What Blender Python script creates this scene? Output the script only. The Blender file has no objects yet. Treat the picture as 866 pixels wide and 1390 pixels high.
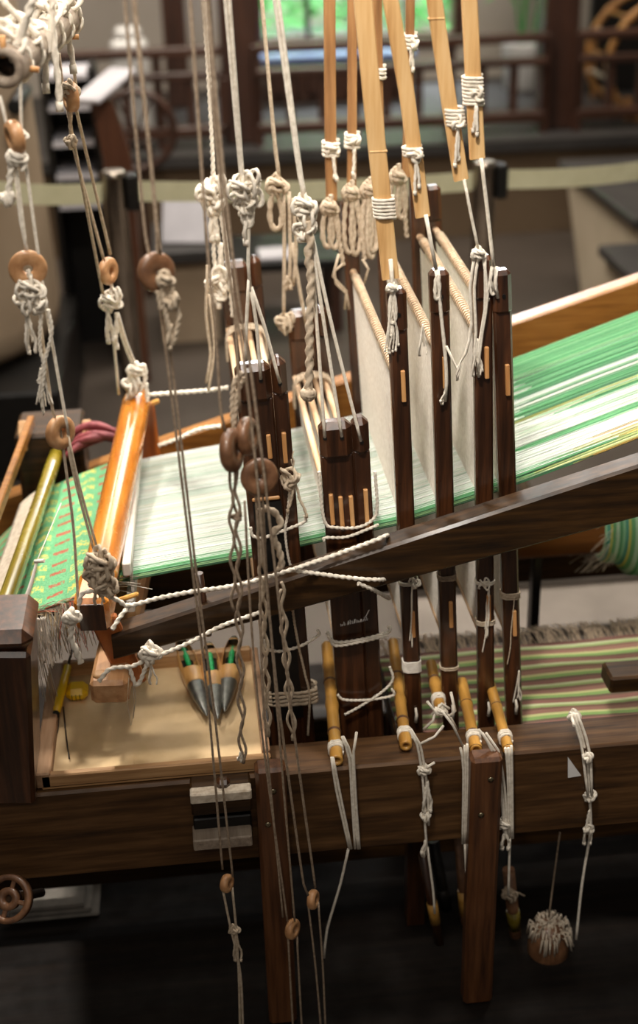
import bpy, bmesh, math, random
from mathutils import Vector, Matrix
rnd = random.Random(7)
S = bpy.context.scene
COL = S.collection
V = Vector

# ---------------------------------------------------------------- camera
FPX = 866 * 50 / 24
Yb = V((-218, 900, -FPX)).normalized()          # the loom's depth axis seen from the camera
_u = (FPX * FPX - 900 * 335) / (218 - 900 * .087)
Xb = V((_u, -335 + .087 * _u, -FPX)).normalized()  # the loom's long axis
Zb = Xb.cross(Yb)
RM = Matrix((Xb, Yb, Zb))
CAM = V((0, 0, 1.7))
cd = bpy.data.cameras.new('camera'); cam = bpy.data.objects.new('camera', cd); COL.objects.link(cam)
cam.matrix_world = Matrix.Translation(CAM) @ RM.to_4x4()
cd.sensor_fit = 'HORIZONTAL'; cd.sensor_width = 24; cd.lens = 50
cd.clip_start = .05; cd.clip_end = 100
cd.dof.use_dof = True; cd.dof.focus_distance = 1.86; cd.dof.aperture_fstop = 2.6
S.camera = cam

# ---------------------------------------------------------------- light
w = bpy.data.worlds.new('world'); S.world = w; w.use_nodes = True
w.node_tree.nodes['Background'].inputs[0].default_value = (.95, .88, .80, 1)
w.node_tree.nodes['Background'].inputs[1].default_value = .12
def spot(name, loc, target, power, size=.12, angle=60, blend=.6, col=(1, .925, .83)):
    l = bpy.data.lights.new(name, 'SPOT'); l.energy = power; l.color = col
    l.shadow_soft_size = size; l.spot_size = math.radians(angle); l.spot_blend = blend
    o = bpy.data.objects.new(name, l); COL.objects.link(o); o.location = loc
    o.rotation_euler = (V(target) - V(loc)).to_track_quat('-Z', 'Y').to_euler()
    return o
def area(name, loc, target, power, sx, sy, col=(1, .9, .78)):
    l = bpy.data.lights.new(name, 'AREA'); l.energy = power; l.color = col
    l.shape = 'RECTANGLE'; l.size = sx; l.size_y = sy
    o = bpy.data.objects.new(name, l); COL.objects.link(o); o.location = loc
    o.rotation_euler = (V(target) - V(loc)).to_track_quat('-Z', 'Y').to_euler()
    return o
spot('track_spot_back_left', (-.9, 3.1, 3.3), (-.05, 1.85, .7), 430)
spot('track_spot_back_right', (1.3, 2.9, 3.3), (.5, 1.9, .8), 300)
spot('track_spot_front', (-.2, .5, 3.2), (.35, 1.8, 1.40), 300, angle=38, blend=.8)
spot('track_spot_over', (.3, 1.75, 3.4), (.3, 1.75, .6), 130, angle=50)
area('unseen_fill_panel', (-.3, -.7, 3.1), (.2, 1.6, .5), 20, 2.0, 1.0)  # added fill from behind the camera, no such lamp known
spot('barrier_fill_spot', (.3, 1.1, 3.4), (.25, 3.7, .8), 190, angle=52, blend=.7)  # added fill to brighten the belt and the fronts behind the loom
area('unseen_fill_panel', (.6, 5.6, 3.4), (.6, 5.8, 0), 120, 2.5, 1.2)  # added overhead fill for the gallery, source unseen
area('unseen_fill_panel', (-.2, 3.9, 3.4), (-.1, 4.0, 0), 45, 2.0, .6)  # added overhead fill for the left and middle background
S.view_settings.view_transform = 'Standard'
S.view_settings.look = 'None'
S.view_settings.gamma = 1
S.view_settings.use_curve_mapping = False
S.view_settings.exposure = 0

# ---------------------------------------------------------------- helpers
def at(x, y, X=None, Y=None, Z=None):
    d = RM @ V((x - 433, 695 - y, -FPX))
    t = (X - CAM.x) / d.x if X is not None else (Y - CAM.y) / d.y if Y is not None else (Z - CAM.z) / d.z
    return CAM + d * t
def line(pts, Y):
    P = line_at(pts, Y)
    if pts[0][1] < 0: P[0] = P[0] + (P[0] - P[1]).normalized() * .55      # hangs from the rigging above the picture
    return P
def line_at(pts, Y):
    if isinstance(Y, (int, float)): return [at(x, y, Y=Y) for x, y in pts]
    if len(Y) > 2: return [at(x, y, Y=q) for (x, y), q in zip(pts, Y)]
    n = len(pts) - 1
    return [at(x, y, Y=Y[0] + (Y[1] - Y[0]) * i / n) for i, (x, y) in enumerate(pts)]

def smooth_pts(pts, step):
    """Catmull-Rom through pts, resampled roughly every step"""
    if len(pts) < 2: return pts
    P = [pts[0] * 2 - pts[1]] + list(pts) + [pts[-1] * 2 - pts[-2]]
    out = []
    for i in range(1, len(P) - 2):
        a, b, c, d = P[i - 1], P[i], P[i + 1], P[i + 2]
        n = max(1, int((c - b).length / step))
        for k in range(n):
            t = k / n
            out.append(.5 * ((2 * b) + (c - a) * t + (2 * a - 5 * b + 4 * c - d) * t * t + (3 * b - a - 3 * c + d) * t ** 3))
    out.append(pts[-1].copy())
    return out

class MB:
    def __init__(s): s.v = []; s.f = []; s.c = []; s.sm = []
    def add(s, vs, fs, smooth=False, col=None):
        n = len(s.v); s.v += [tuple(p) for p in vs]
        for f in fs: s.f.append([i + n for i in f]); s.sm.append(smooth); s.c.append(col)
    def box(s, lo, hi, ch=.0):
        c = [(a + b) / 2 for a, b in zip(lo, hi)]
        s.beam((lo[0], c[1], c[2]), (hi[0], c[1], c[2]), hi[1] - lo[1], hi[2] - lo[2], ch=ch)
        return s
    def beam(s, a, b, w, h, up=(0, 0, 1), ch=.002, col=None):
        """chamfered bar from a to b, w across, h along up"""
        a, b = V(a), V(b); d = (b - a).normalized(); up = V(up)
        if abs(d.dot(up)) > .98: up = V((0, 1, 0))
        sd = d.cross(up).normalized(); u = sd.cross(d).normalized()
        ch = min(ch, w * .45, h * .45, (b - a).length * .45)
        x, z = w / 2, h / 2
        def ring(p, k):
            X, Z = x - k, z - k
            q = [(-X + 0, -z), (X, -z), (x, -Z), (x, Z), (X, z), (-X, z), (-x, Z), (-x, -Z)] if k == 0 else None
            e = ch
            q = [(-x + e, -z + k), (x - e, -z + k), (x - k, -z + e), (x - k, z - e), (x - e, z - k), (-x + e, z - k), (-x + k, z - e), (-x + k, -z + e)]
            return [p + sd * i + u * j for i, j in q]
        if ch <= 0:
            q = [(-x, -z), (x, -z), (x, z), (-x, z)]
            vs = [a + sd * i + u * j for i, j in q] + [b + sd * i + u * j for i, j in q]
            s.add(vs, [(3, 2, 1, 0), (4, 5, 6, 7)] + [(i, (i + 1) % 4, 4 + (i + 1) % 4, 4 + i) for i in range(4)], col=col)
            return s
        vs = ring(a, ch * .95) + ring(a + d * ch, 0) + ring(b - d * ch, 0) + ring(b, ch * .95)
        fs = [tuple(range(7, -1, -1)), tuple(range(24, 32))]
        for r in range(3):
            for i in range(8):
                j = (i + 1) % 8; fs.append((r * 8 + i, r * 8 + j, r * 8 + 8 + j, r * 8 + 8 + i))
        s.add(vs, fs, col=col); return s
    def tube(s, pts, r, sides=8, lobes=0, twist=0, depth=.22, cap=True, closed=False, rf=None, col=None, flat=1.0):
        pts = [V(p) for p in pts]; n = len(pts)
        if n < 2: return s
        T = []
        for i in range(n):
            if closed: t = pts[(i + 1) % n] - pts[i - 1]
            else: t = pts[min(i + 1, n - 1)] - pts[max(i - 1, 0)]
            T.append(t.normalized() if t.length > 1e-9 else V((0, 0, 1)))
        u = T[0].orthogonal().normalized(); vs = []; L = 0
        for i in range(n):
            if i: u = (u - T[i] * u.dot(T[i])); u = u.normalized() if u.length > 1e-6 else T[i].orthogonal().normalized(); L += (pts[i] - pts[i - 1]).length
            b = T[i].cross(u)
            rr = r if rf is None else r * rf(i / (n - 1))
            for k in range(sides):
                a = 2 * math.pi * k / sides
                q = rr * (1 + (depth * math.cos(lobes * a - L * twist) if lobes else 0))
                vs.append(pts[i] + u * (q * math.cos(a)) + b * (q * math.sin(a) * flat))
        fs = []
        for i in range(n if closed else n - 1):
            i2 = (i + 1) % n
            for k in range(sides):
                k2 = (k + 1) % sides
                fs.append((i * sides + k, i * sides + k2, i2 * sides + k2, i2 * sides + k))
        s.add(vs, fs, True, col)
        if cap and not closed:
            m = len(s.v) - len(vs)
            s.f.append([m + k for k in range(sides - 1, -1, -1)]); s.sm.append(False); s.c.append(col)
            s.f.append([m + (n - 1) * sides + k for k in range(sides)]); s.sm.append(False); s.c.append(col)
        return s
    def rope(s, pts, r, twisted=True):
        p = smooth_pts([V(q) for q in pts], max(r * .45, .0011) if twisted else .02)
        if twisted: s.tube(p, r, 9, 2, 1.9 / r, .24)
        else: s.tube(p, r, 6)
        return s
    def lathe(s, prof, c, axis, sides=28, caps=True, smooth=True):
        c = V(c); ax = V(axis).normalized(); u = ax.orthogonal().normalized(); b = ax.cross(u); vs = []
        for r, z in prof:
            for k in range(sides):
                a = 2 * math.pi * k / sides
                vs.append(c + ax * z + u * (r * math.cos(a)) + b * (r * math.sin(a)))
        fs = []
        for i in range(len(prof) - 1):
            for k in range(sides):
                k2 = (k + 1) % sides
                fs.append((i * sides + k, i * sides + k2, (i + 1) * sides + k2, (i + 1) * sides + k))
        s.add(vs, fs, smooth)
        if caps:
            m = len(s.v) - len(vs)
            s.f.append([m + k for k in range(sides - 1, -1, -1)]); s.sm.append(False); s.c.append(None)
            s.f.append([m + (len(prof) - 1) * sides + k for k in range(sides)]); s.sm.append(False); s.c.append(None)
        return s
    def extrude(s, poly, off):
        poly = [V(p) for p in poly]; off = V(off); n = len(poly)
        s.add(poly + [p + off for p in poly],
              [tuple(range(n - 1, -1, -1)), tuple(range(n, 2 * n))] + [(i, (i + 1) % n, n + (i + 1) % n, n + i) for i in range(n)])
        return s
    def knot(s, c, size, r, seed=0, n=2):
        """a lump of interlaced loops"""
        g = random.Random(seed); c = V(c)
        for k in range(n):
            R = Matrix.Rotation(g.uniform(0, 6.3), 3, 'Y') @ Matrix.Rotation(g.uniform(-.7, .7), 3, 'X') @ Matrix.Rotation(g.uniform(-.7, .7), 3, 'Z')
            o = V((g.uniform(-1, 1), g.uniform(-.4, .4), g.uniform(-1, 1))) * size * .16
            sc = size / 6 * g.uniform(.8, 1.15); p = []; f1, f2, f3 = (g.uniform(0, 6.3) for _ in range(3))
            for i in range(40):
                t = 2 * math.pi * i / 40
                q = V((math.sin(t) + 2 * math.sin(2 * t), -1.3 * math.sin(3 * t), math.cos(t) - 2 * math.cos(2 * t)))
                q += V((math.sin(2 * t + f1), .6 * math.sin(2 * t + f2), math.sin(3 * t + f3))) * .55
                p.append(c + o + R @ (q * sc))
            s.tube(p, r, 8, 2, 1.25 / r, .25, closed=True)
        return s
    def tails(s, c, length, n, r, spread=.012, seed=0, wob=.003, dirv=(0, 0, -1)):
        g = random.Random(seed + 99); c = V(c); dv = V(dirv)
        for k in range(n):
            x = g.uniform(-1, 1) * spread; y = g.uniform(-.5, .5) * spread; L = length * g.uniform(.6, 1)
            p = [c + V((x * t * 1.0 + g.uniform(-1, 1) * wob * t, y * t + g.uniform(-1, 1) * wob * t, 0)) + dv * (L * t) for t in (0, .25, .5, .75, 1)]
            pp = smooth_pts(p, max(r * 1.3, .003))
            s.tube(pp, r, 7, 2, 1.2 / r, .25)
            if r > .0012: s.tube([pp[-1] + V((0, 0, r)), pp[-1] - V((0, 0, r * .5)), pp[-1] - V((0, 0, r * 2))], r * 1.25, 6)
        return s
    def loop(s, c, length, width, r, seed=0, ang=0.0):
        """a hanging bight of cord: a narrow teardrop below c"""
        c = V(c); g = random.Random(seed); p = []
        for i in range(25):
            t = math.pi * 2 * i / 24
            z = -(1 - math.cos(t)) / 2 * length; x = math.sin(t) * width / 2 * (.45 + .55 * (-z / length))
            p.append(c + V((x * math.cos(ang) - 0 + math.sin(g.uniform(-.1, .1)) * .001, x * math.sin(ang), z)))
        s.tube(smooth_pts(p, max(r * 1.2, .003)), r, 8, 2, 1.25 / r, .25); return s
    def wrap(s, c, ax, sx, sy, wx, wy, turns, pitch, r, seed=0):
        """cord wound round a bar: c centre, ax along the bar, sx/sy the bar's cross axes with half sizes wx/wy"""
        g = random.Random(seed); c, ax, sx, sy = V(c), V(ax).normalized(), V(sx).normalized(), V(sy).normalized(); p = []
        for i in range(turns * 12 + 1):
            a = 2 * math.pi * i / 12; ca, sa = math.cos(a), math.sin(a)
            k = 1 / max(abs(ca), abs(sa)) ** .75
            p.append(c + ax * ((i / 12 - turns / 2) * pitch + g.uniform(-.1, .1) * pitch) + sx * (ca * k * .99 * (wx + r)) + sy * (sa * k * .99 * (wy + r)))
        s.tube(smooth_pts(p, .004), r, 7, 2, 1.2 / r, .2); return s
    def build(s, name, mat, parent=None, base=None, kind=None):
        me = bpy.data.meshes.new(name)
        if parent is not None: o0 = wloc(parent)
        elif base is not None: o0 = V(base)
        else:
            xs = [p[0] for p in s.v]; ys = [p[1] for p in s.v]; zs = [p[2] for p in s.v]
            o0 = V(((min(xs) + max(xs)) / 2, (min(ys) + max(ys)) / 2, min(zs)))
        me.from_pydata([(p[0] - o0.x, p[1] - o0.y, p[2] - o0.z) for p in s.v], [], s.f)
        me.polygons.foreach_set('use_smooth', s.sm)
        if any(c is not None for c in s.c):
            at_ = me.color_attributes.new('dye', 'FLOAT_COLOR', 'CORNER'); d = []
            for f, c in zip(s.f, s.c): d += list((c or (1, 1, 1)) + (1,)) * len(f)
            at_.data.foreach_set('color', d)
        me.materials.append(mat); me.update()
        o = bpy.data.objects.new(name, me); COL.objects.link(o)
        if parent is not None: o.parent = parent
        else: o.location = o0
        if kind: o['kind'] = kind
        return o
def wloc(o):
    p = V((0, 0, 0))
    while o is not None: p += V(o.location); o = o.parent
    return p
def tag(o, label, cat, group=None, kind=None):
    o['label'] = label; o['category'] = cat
    if group: o['group'] = group
    if kind: o['kind'] = kind
    return o
def thing(name, label, cat, loc, group=None):
    o = bpy.data.objects.new(name, None); COL.objects.link(o); o.location = V(loc); o.empty_display_size = .02
    return tag(o, label, cat, group)
def struct(mb, name, mat):
    o = mb.build(name, mat); o['kind'] = 'structure'; return o
def share(o, parent, loc):
    """another piece with the same mesh, at a place relative to its parent"""
    c = o.copy(); COL.objects.link(c); c.parent = parent; c.location = loc; return c

# ---------------------------------------------------------------- materials
def srgb(r, g, b): return tuple(((c / 255) / 12.92 if c <= 10 else ((c / 255 + .055) / 1.055) ** 2.4) for c in (r, g, b)) + (1,)
def newmat(name, rough=.5, spec=.5, coat=0):
    m = bpy.data.materials.new(name); m.use_nodes = True
    b = m.node_tree.nodes['Principled BSDF']; b.inputs['Roughness'].default_value = rough
    b.inputs['Specular IOR Level'].default_value = spec
    b.inputs['Coat Weight'].default_value = coat; b.inputs['Coat Roughness'].default_value = .12
    return m, m.node_tree, b
def mixramp(nt, fac, cols):
    r = nt.nodes.new('ShaderNodeValToRGB'); nt.links.new(fac, r.inputs[0])
    e = r.color_ramp.elements
    while len(e) < len(cols): e.new(.5)
    for el, (p, c) in zip(e, cols): el.position = p; el.color = c
    return r.outputs[0]
def noise(nt, scale, vec=None, detail=4, rough=.55, mapping=None):
    n = nt.nodes.new('ShaderNodeTexNoise'); n.inputs['Scale'].default_value = scale
    n.inputs['Detail'].default_value = detail; n.inputs['Roughness'].default_value = rough
    tc = nt.nodes.new('ShaderNodeTexCoord'); src = tc.outputs['Object']
    if mapping:
        mp = nt.nodes.new('ShaderNodeMapping'); mp.inputs['Scale'].default_value = mapping
        nt.links.new(src, mp.inputs[0]); src = mp.outputs[0]
    nt.links.new(src, n.inputs['Vector']); return n.outputs['Fac']
def bump(nt, b, h, strength, dist=.001):
    n = nt.nodes.new('ShaderNodeBump'); n.inputs['Strength'].default_value = strength; n.inputs['Distance'].default_value = dist
    nt.links.new(h, n.inputs['Height']); nt.links.new(n.outputs[0], b.inputs['Normal'])
def wood(name, dark, mid, light, axis='X', rough=.4, coat=0., spec=.5, grain=1.0):
    m, nt, b = newmat(name, rough, spec, coat)
    st = {'X': (6, 90, 90), 'Y': (90, 6, 90), 'Z': (90, 90, 6)}[axis]
    st = tuple(v * grain for v in st)
    f = noise(nt, 1, detail=6, rough=.6, mapping=st)
    c = mixramp(nt, f, [(.28, srgb(*dark)), (.5, srgb(*mid)), (.75, srgb(*light))])
    f2 = noise(nt, 7, detail=3)
    mx = nt.nodes.new('ShaderNodeMix'); mx.data_type = 'RGBA'; mx.blend_type = 'MULTIPLY'; mx.inputs[0].default_value = .5
    c2 = mixramp(nt, f2, [(.3, (.70, .67, .62, 1)), (.7, (1, 1, 1, 1))])
    nt.links.new(c, mx.inputs[6]); nt.links.new(c2, mx.inputs[7]); nt.links.new(mx.outputs[2], b.inputs['Base Color'])
    f3 = noise(nt, 30, detail=4)
    r = nt.nodes.new('ShaderNodeMapRange'); r.inputs[3].default_value = rough * .75; r.inputs[4].default_value = min(1, rough * 1.35)
    nt.links.new(f3, r.inputs[0]); nt.links.new(r.outputs[0], b.inputs['Roughness'])
    bump(nt, b, f, .18, .0006)
    return m
def plain(name, c1, c2, scale=40, rough=.8, spec=.3, bmp=.3, mapping=None, metal=0, dist=.0008):
    m, nt, b = newmat(name, rough, spec)
    f = noise(nt, scale, detail=4, mapping=mapping)
    nt.links.new(mixramp(nt, f, [(.3, srgb(*c1)), (.7, srgb(*c2))]), b.inputs['Base Color'])
    b.inputs['Metallic'].default_value = metal
    if bmp: bump(nt, b, f, bmp, dist)
    return m
M = {}
M['dark_x'] = wood('dark_varnished_wood_x', (22, 13, 5), (50, 32, 13), (80, 54, 25), 'X', .45, .06, .3)
M['dark_y'] = wood('dark_varnished_wood_y', (22, 13, 5), (50, 32, 13), (80, 54, 25), 'Y', .45, .06, .3)
M['dark_z'] = wood('dark_varnished_wood_z', (28, 14, 7), (60, 34, 18), (98, 58, 33), 'Z', .3, .5)
M['rail'] = wood('rail_wood', (42, 26, 13), (80, 54, 29), (114, 82, 50), 'X', .5, .05, .3)
M['brace'] = wood('brace_wood', (52, 28, 14), (94, 57, 31), (122, 80, 48), 'Z', .45, .2)
M['orange_y'] = wood('amber_polished_wood', (158, 86, 18), (198, 120, 34), (222, 150, 60), 'Y', .25, .8, grain=.6)
M['orange_z'] = wood('amber_wood_upright', (120, 58, 16), (170, 92, 34), (200, 124, 60), 'Z', .35, .4, grain=.6)
M['far_beam'] = wood('brown_side_beam', (108, 66, 22), (144, 94, 38), (168, 118, 58), 'X', .4, .2)
M['log'] = wood('brown_log', (84, 46, 10), (124, 72, 18), (150, 94, 34), 'X', .5, .1, grain=.4)
M['bamboo'] = wood('split_bamboo', (192, 144, 88), (224, 180, 122), (238, 204, 152), 'Z', .4, .2)
M['bamboo_rear'] = wood('aged_bamboo', (128, 88, 54), (162, 118, 74), (188, 146, 98), 'Z', .45, .15)
M['cane'] = wood('bamboo_cane', (158, 108, 44), (204, 152, 72), (224, 182, 108), 'Y', .35, .3, grain=.5)
M['olive'] = wood('olive_bamboo', (82, 70, 12), (124, 108, 26), (158, 142, 56), 'Y', .25, .6, grain=.5)
M['rod'] = wood('pale_rod', (190, 150, 110), (220, 186, 150), (236, 212, 184), 'Y', .5)
M['peg'] = wood('peg_bamboo', (176, 116, 64), (212, 156, 98), (230, 184, 130), 'Z', .5)
M['turned'] = wood('turned_ring_wood', (146, 98, 60), (186, 138, 94), (208, 166, 124), 'Y', .45, .15, grain=.6)
M['turned_dark'] = wood('dark_ring_wood', (76, 50, 34), (116, 80, 54), (146, 106, 76), 'Y', .4, .2, grain=.6)
M['grey_pole'] = wood('weathered_pole', (104, 90, 78), (150, 134, 118), (182, 168, 150), 'Y', .6)
M['tray'] = wood('tray_wood', (150, 108, 68), (184, 142, 96), (206, 168, 124), 'X', .55)
M['tray_y'] = wood('tray_side_wood', (130, 96, 70), (168, 130, 98), (192, 158, 126), 'Y', .55)
M['board'] = plain('tray_board', (200, 170, 126), (222, 194, 152), 14, .7, .3, .1)
M['cord'] = plain('white_cotton_cord', (206, 196, 180), (238, 230, 216), 160, .9, .1, .5)
M['cord_old'] = plain('aged_cotton_cord', (168, 150, 128), (206, 190, 168), 160, .9, .1, .5)
M['cord_grey'] = plain('dark_braided_cord', (130, 112, 94), (176, 156, 134), 200, .8, .2, .5)
M['string'] = plain('white_heddle_thread', (222, 214, 202), (244, 238, 228), 120, .8, .2, 0)
M['screw'] = plain('screw_metal', (120, 110, 90), (180, 170, 140), 200, .35, .5, .1, metal=1)
M['paper'] = plain('white_paper', (214, 212, 210), (232, 230, 228), 20, .6, .3, 0)
M['shuttle'] = wood('shuttle_boxwood', (176, 122, 62), (214, 162, 96), (232, 190, 130), 'Y', .3, .5)
M['shuttle_tip'] = plain('shuttle_grey_metal', (96, 96, 92), (134, 134, 128), 60, .35, .5, 0, metal=.7)
M['bobbin'] = plain('green_silk_bobbin', (10, 120, 60), (50, 190, 110), 300, .35, .5, .4)
M['yellow'] = plain('yellow_plastic', (226, 178, 10), (242, 200, 30), 30, .35, .5, 0)
M['black'] = plain('black_plastic', (14, 13, 12), (24, 22, 20), 40, .45, .4, 0)
M['wire'] = plain('thin_wire', (70, 64, 56), (110, 100, 90), 80, .4, .5, 0, metal=.8)
M['maroon'] = plain('maroon_fabric', (104, 40, 46), (146, 72, 76), 40, .6, .4, .4)
M['reed'] = plain('reed_frame_white', (206, 200, 190), (226, 222, 212), 40, .5, .4, 0)
M['steel'] = plain('brushed_steel', (150, 140, 128), (182, 172, 160), 20, .25, .5, 0, metal=1)
M['belt'] = plain('olive_belt', (206, 202, 166), (218, 214, 180), 20, .8, .2, 0)
M['drum'] = plain('beige_plaster', (160, 140, 116), (180, 160, 136), 4, .85, .2, .1)
M['floor'] = plain('grey_stone_floor', (60, 52, 45), (76, 67, 59), 2.5, .55, .4, .1)
M['plaster'] = plain('pale_plaster', (176, 166, 154), (192, 182, 170), 2, .9, .2, 0)
M['plinth'] = plain('brown_plinth_render', (98, 80, 62), (114, 96, 76), 2, .9, .2, 0)
M['stone_top'] = plain('dark_slate_slab', (50, 48, 47), (64, 61, 59), 6, .5, .4, 0)
M['stone_side'] = plain('pale_stone', (170, 156, 134), (190, 176, 154), 3, .85, .2, .1)
M['timber'] = wood('dark_architectural_timber', (34, 20, 13), (62, 36, 24), (82, 50, 34), 'Z', .45, .1, grain=.3)
M['timber_x'] = wood('dark_railing_timber', (40, 24, 16), (70, 42, 28), (92, 58, 40), 'X', .45, .1, grain=.3)
M['red_wood'] = wood('reddish_wood', (66, 36, 22), (94, 56, 36), (116, 74, 50), 'Z', .4, .2, grain=.4)
M['leaf'] = plain('bamboo_leaf', (40, 130, 50), (104, 190, 96), 8, .5, .4, 0)
M['ceramic'] = plain('white_ceramic', (206, 204, 200), (222, 220, 216), 10, .3, .5, 0)
M['sheet'] = plain('pale_sheet', (190, 188, 194), (210, 208, 214), 8, .6, .3, 0)
M['fuzz'] = plain('raw_cotton', (176, 160, 140), (216, 204, 186), 120, .95, .1, .6)
M['rattan'] = wood('rattan', (150, 96, 40), (190, 134, 70), (212, 164, 104), 'Z', .45, .2)
M['dark_iron'] = plain('dark_iron', (24, 22, 21), (40, 37, 34), 40, .4, .5, .2, metal=.4)

M['blue_top'] = plain('blue_lacquer', (120, 138, 184), (140, 158, 200), 5, .3, .5, 0)
M['kerb'] = plain('kerb_stone', (100, 93, 86), (120, 112, 104), 5, .8, .2, .1)
M['lit_floor_tone'] = plain('lit_floor_tone', (110, 106, 100), (136, 130, 122), 30, .9, .1, .2)  # tone of lit floor put into the colour
M['base'] = wood('shade_platform_boards', (10, 7, 5), (20, 14, 10), (30, 22, 16), 'X', .8, 0, .2)  # near-black so the colour carries the shade under the loom
def dyed(name, rough=.55):
    m, nt, b = newmat(name, rough, .3)
    a = nt.nodes.new('ShaderNodeAttribute'); a.attribute_name = 'dye'; nt.links.new(a.outputs['Color'], b.inputs['Base Color'])
    b.inputs['Sheen Weight'].default_value = .2
    return m
M['thread'] = dyed('dyed_silk_thread')

def brocade():
    m, nt, b = newmat('green_brocade', .55, .3)
    tc = nt.nodes.new('ShaderNodeTexCoord'); sp = nt.nodes.new('ShaderNodeSeparateXYZ'); nt.links.new(tc.outputs['Object'], sp.inputs[0])
    def mth(op, a, c=None):
        n = nt.nodes.new('ShaderNodeMath'); n.operation = op
        for i, q in enumerate((a, c)):
            if q is None: continue
            if isinstance(q, (int, float)): n.inputs[i].default_value = q
            else: nt.links.new(q, n.inputs[i])
        return n.outputs[0]
    u = mth('DIVIDE', sp.outputs[0], .066); v = mth('DIVIDE', sp.outputs[1], .034)
    fu, fv = mth('FRACT', u), mth('FRACT', v)
    nz = noise(nt, 260, detail=2)
    # red dashes: left half of the repeat, yellow sprigs: right half
    def band(x, lo, hi): return mth('MULTIPLY', mth('GREATER_THAN', x, lo), mth('LESS_THAN', x, hi))
    red = mth('MULTIPLY', band(fu, .06, .44), band(fv, .3, .58))
    jag = mth('MULTIPLY', mth('ABSOLUTE', mth('SUBTRACT', fu, .75)), 1.6)
    yel = mth('MULTIPLY', band(fu, .55, .95), band(mth('ADD', fv, jag), .45, .95))
    yel = mth('MULTIPLY', yel, mth('GREATER_THAN', nz, .50)); red = mth('MULTIPLY', red, mth('GREATER_THAN', nz, .40))
    g = mixramp(nt, noise(nt, 400, detail=2), [(.3, srgb(70, 140, 92)), (.7, srgb(116, 178, 130))])
    def mix(f, a, c):
        n = nt.nodes.new('ShaderNodeMix'); n.data_type = 'RGBA'; nt.links.new(f, n.inputs[0]); nt.links.new(a, n.inputs[6]); n.inputs[7].default_value = c; return n.outputs[2]
    c = mix(red, g, srgb(156, 84, 62)); c = mix(yel, c, srgb(196, 186, 92))
    nt.links.new(c, b.inputs['Base Color']); bump(nt, b, nz, .4, .0006)
    return m
M['brocade'] = brocade()

def stripes(name, cols, scale, axis=1):
    m, nt, b = newmat(name, .7, .2)
    tc = nt.nodes.new('ShaderNodeTexCoord'); sp = nt.nodes.new('ShaderNodeSeparateXYZ'); nt.links.new(tc.outputs['Object'], sp.inputs[0])
    d = nt.nodes.new('ShaderNodeMath'); d.operation = 'DIVIDE'; d.inputs[1].default_value = scale; nt.links.new(sp.outputs[axis], d.inputs[0])
    f = nt.nodes.new('ShaderNodeMath'); f.operation = 'FRACT'; nt.links.new(d.outputs[0], f.inputs[0])
    r = nt.nodes.new('ShaderNodeValToRGB'); r.color_ramp.interpolation = 'CONSTANT'; nt.links.new(f.outputs[0], r.inputs[0])
    e = r.color_ramp.elements
    while len(e) < len(cols): e.new(.5)
    for el, (p, c) in zip(e, cols): el.position = p; el.color = srgb(*c)
    nt.links.new(r.outputs[0], b.inputs['Base Color']); bump(nt, b, noise(nt, 200), .3)
    return m
M['striped'] = stripes('striped_textile', [(0, (134, 166, 100)), (.14, (196, 196, 140)), (.24, (150, 112, 98)), (.42, (122, 92, 80)), (.52, (146, 168, 108)), (.62, (196, 202, 158)), (.72, (140, 100, 90)), (.9, (110, 92, 78))], .058)

def glassy():
    m = bpy.data.materials.new('window_glass'); m.use_nodes = True; nt = m.node_tree
    out = nt.nodes['Material Output']; nt.nodes.remove(nt.nodes['Principled BSDF'])
    t = nt.nodes.new('ShaderNodeBsdfTransparent'); g = nt.nodes.new('ShaderNodeBsdfGlossy'); g.inputs['Roughness'].default_value = .03
    mx = nt.nodes.new('ShaderNodeMixShader'); mx.inputs[0].default_value = .08
    nt.links.new(t.outputs[0], mx.inputs[1]); nt.links.new(g.outputs[0], mx.inputs[2]); nt.links.new(mx.outputs[0], out.inputs[0])
    return m
M['glass'] = glassy()

# ================================================================ the setting
struct(MB().box((-4, -1, -.05), (5, 8.6, 0)), 'floor', M['floor'])
PY = 6.2                                                    # raised gallery behind the exhibit
gal = struct(MB().box((-4, PY, 0), (5, 8.6, .40)), 'trim_1', M['plinth'])
struct(MB().box((-4, PY - .05, .40), (5, 8.6, .45)), 'trim_2', M['stone_top'])
# back wall with one wide window opening
BW = 8.0
wx0, wx1, wz0, wz1 = at(348, 20, Y=BW).x, at(622, 20, Y=BW).x, at(480, 52, Y=BW).z, 1.9
wb = MB(); wb.box((-4, BW, 0), (wx0, BW + .15, 3.2)); wb.box((wx1, BW, 0), (5, BW + .15, 3.2))
wb.box((wx0, BW, 0), (wx1, BW + .15, wz0)); wb.box((wx0, BW, wz1), (wx1, BW + .15, 3.2))
struct(wb, 'wall_back', M['plaster'])
struct(MB().box((-4.15, -1, 0), (-4, 8.6, 3.2)), 'wall_left', M['plaster'])
struct(MB().box((5, -1, 0), (5.15, 8.6, 3.2)), 'wall_right', M['plaster'])
win = bpy.data.objects.new('window_1', None); COL.objects.link(win); win.location = (wx0, BW, wz0); win['kind'] = 'structure'
win['label'] = 'wide timber window onto a bamboo garden in the back wall'
fr = MB()
fr.box((wx0, BW - .03, wz0 - .05), (wx1, BW + .1, wz0 + .02)); fr.box((wx0, BW - .03, wz1 - .03), (wx1, BW + .1, wz1 + .04))
fr.box((wx0 - .03, BW - .03, wz0), (wx0 + .03, BW + .1, wz1)); fr.box((wx1 - .03, BW - .03, wz0), (wx1 + .03, BW + .1, wz1))
fr.build('window_frame', M['timber_x'], win)
nb = 4
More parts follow.
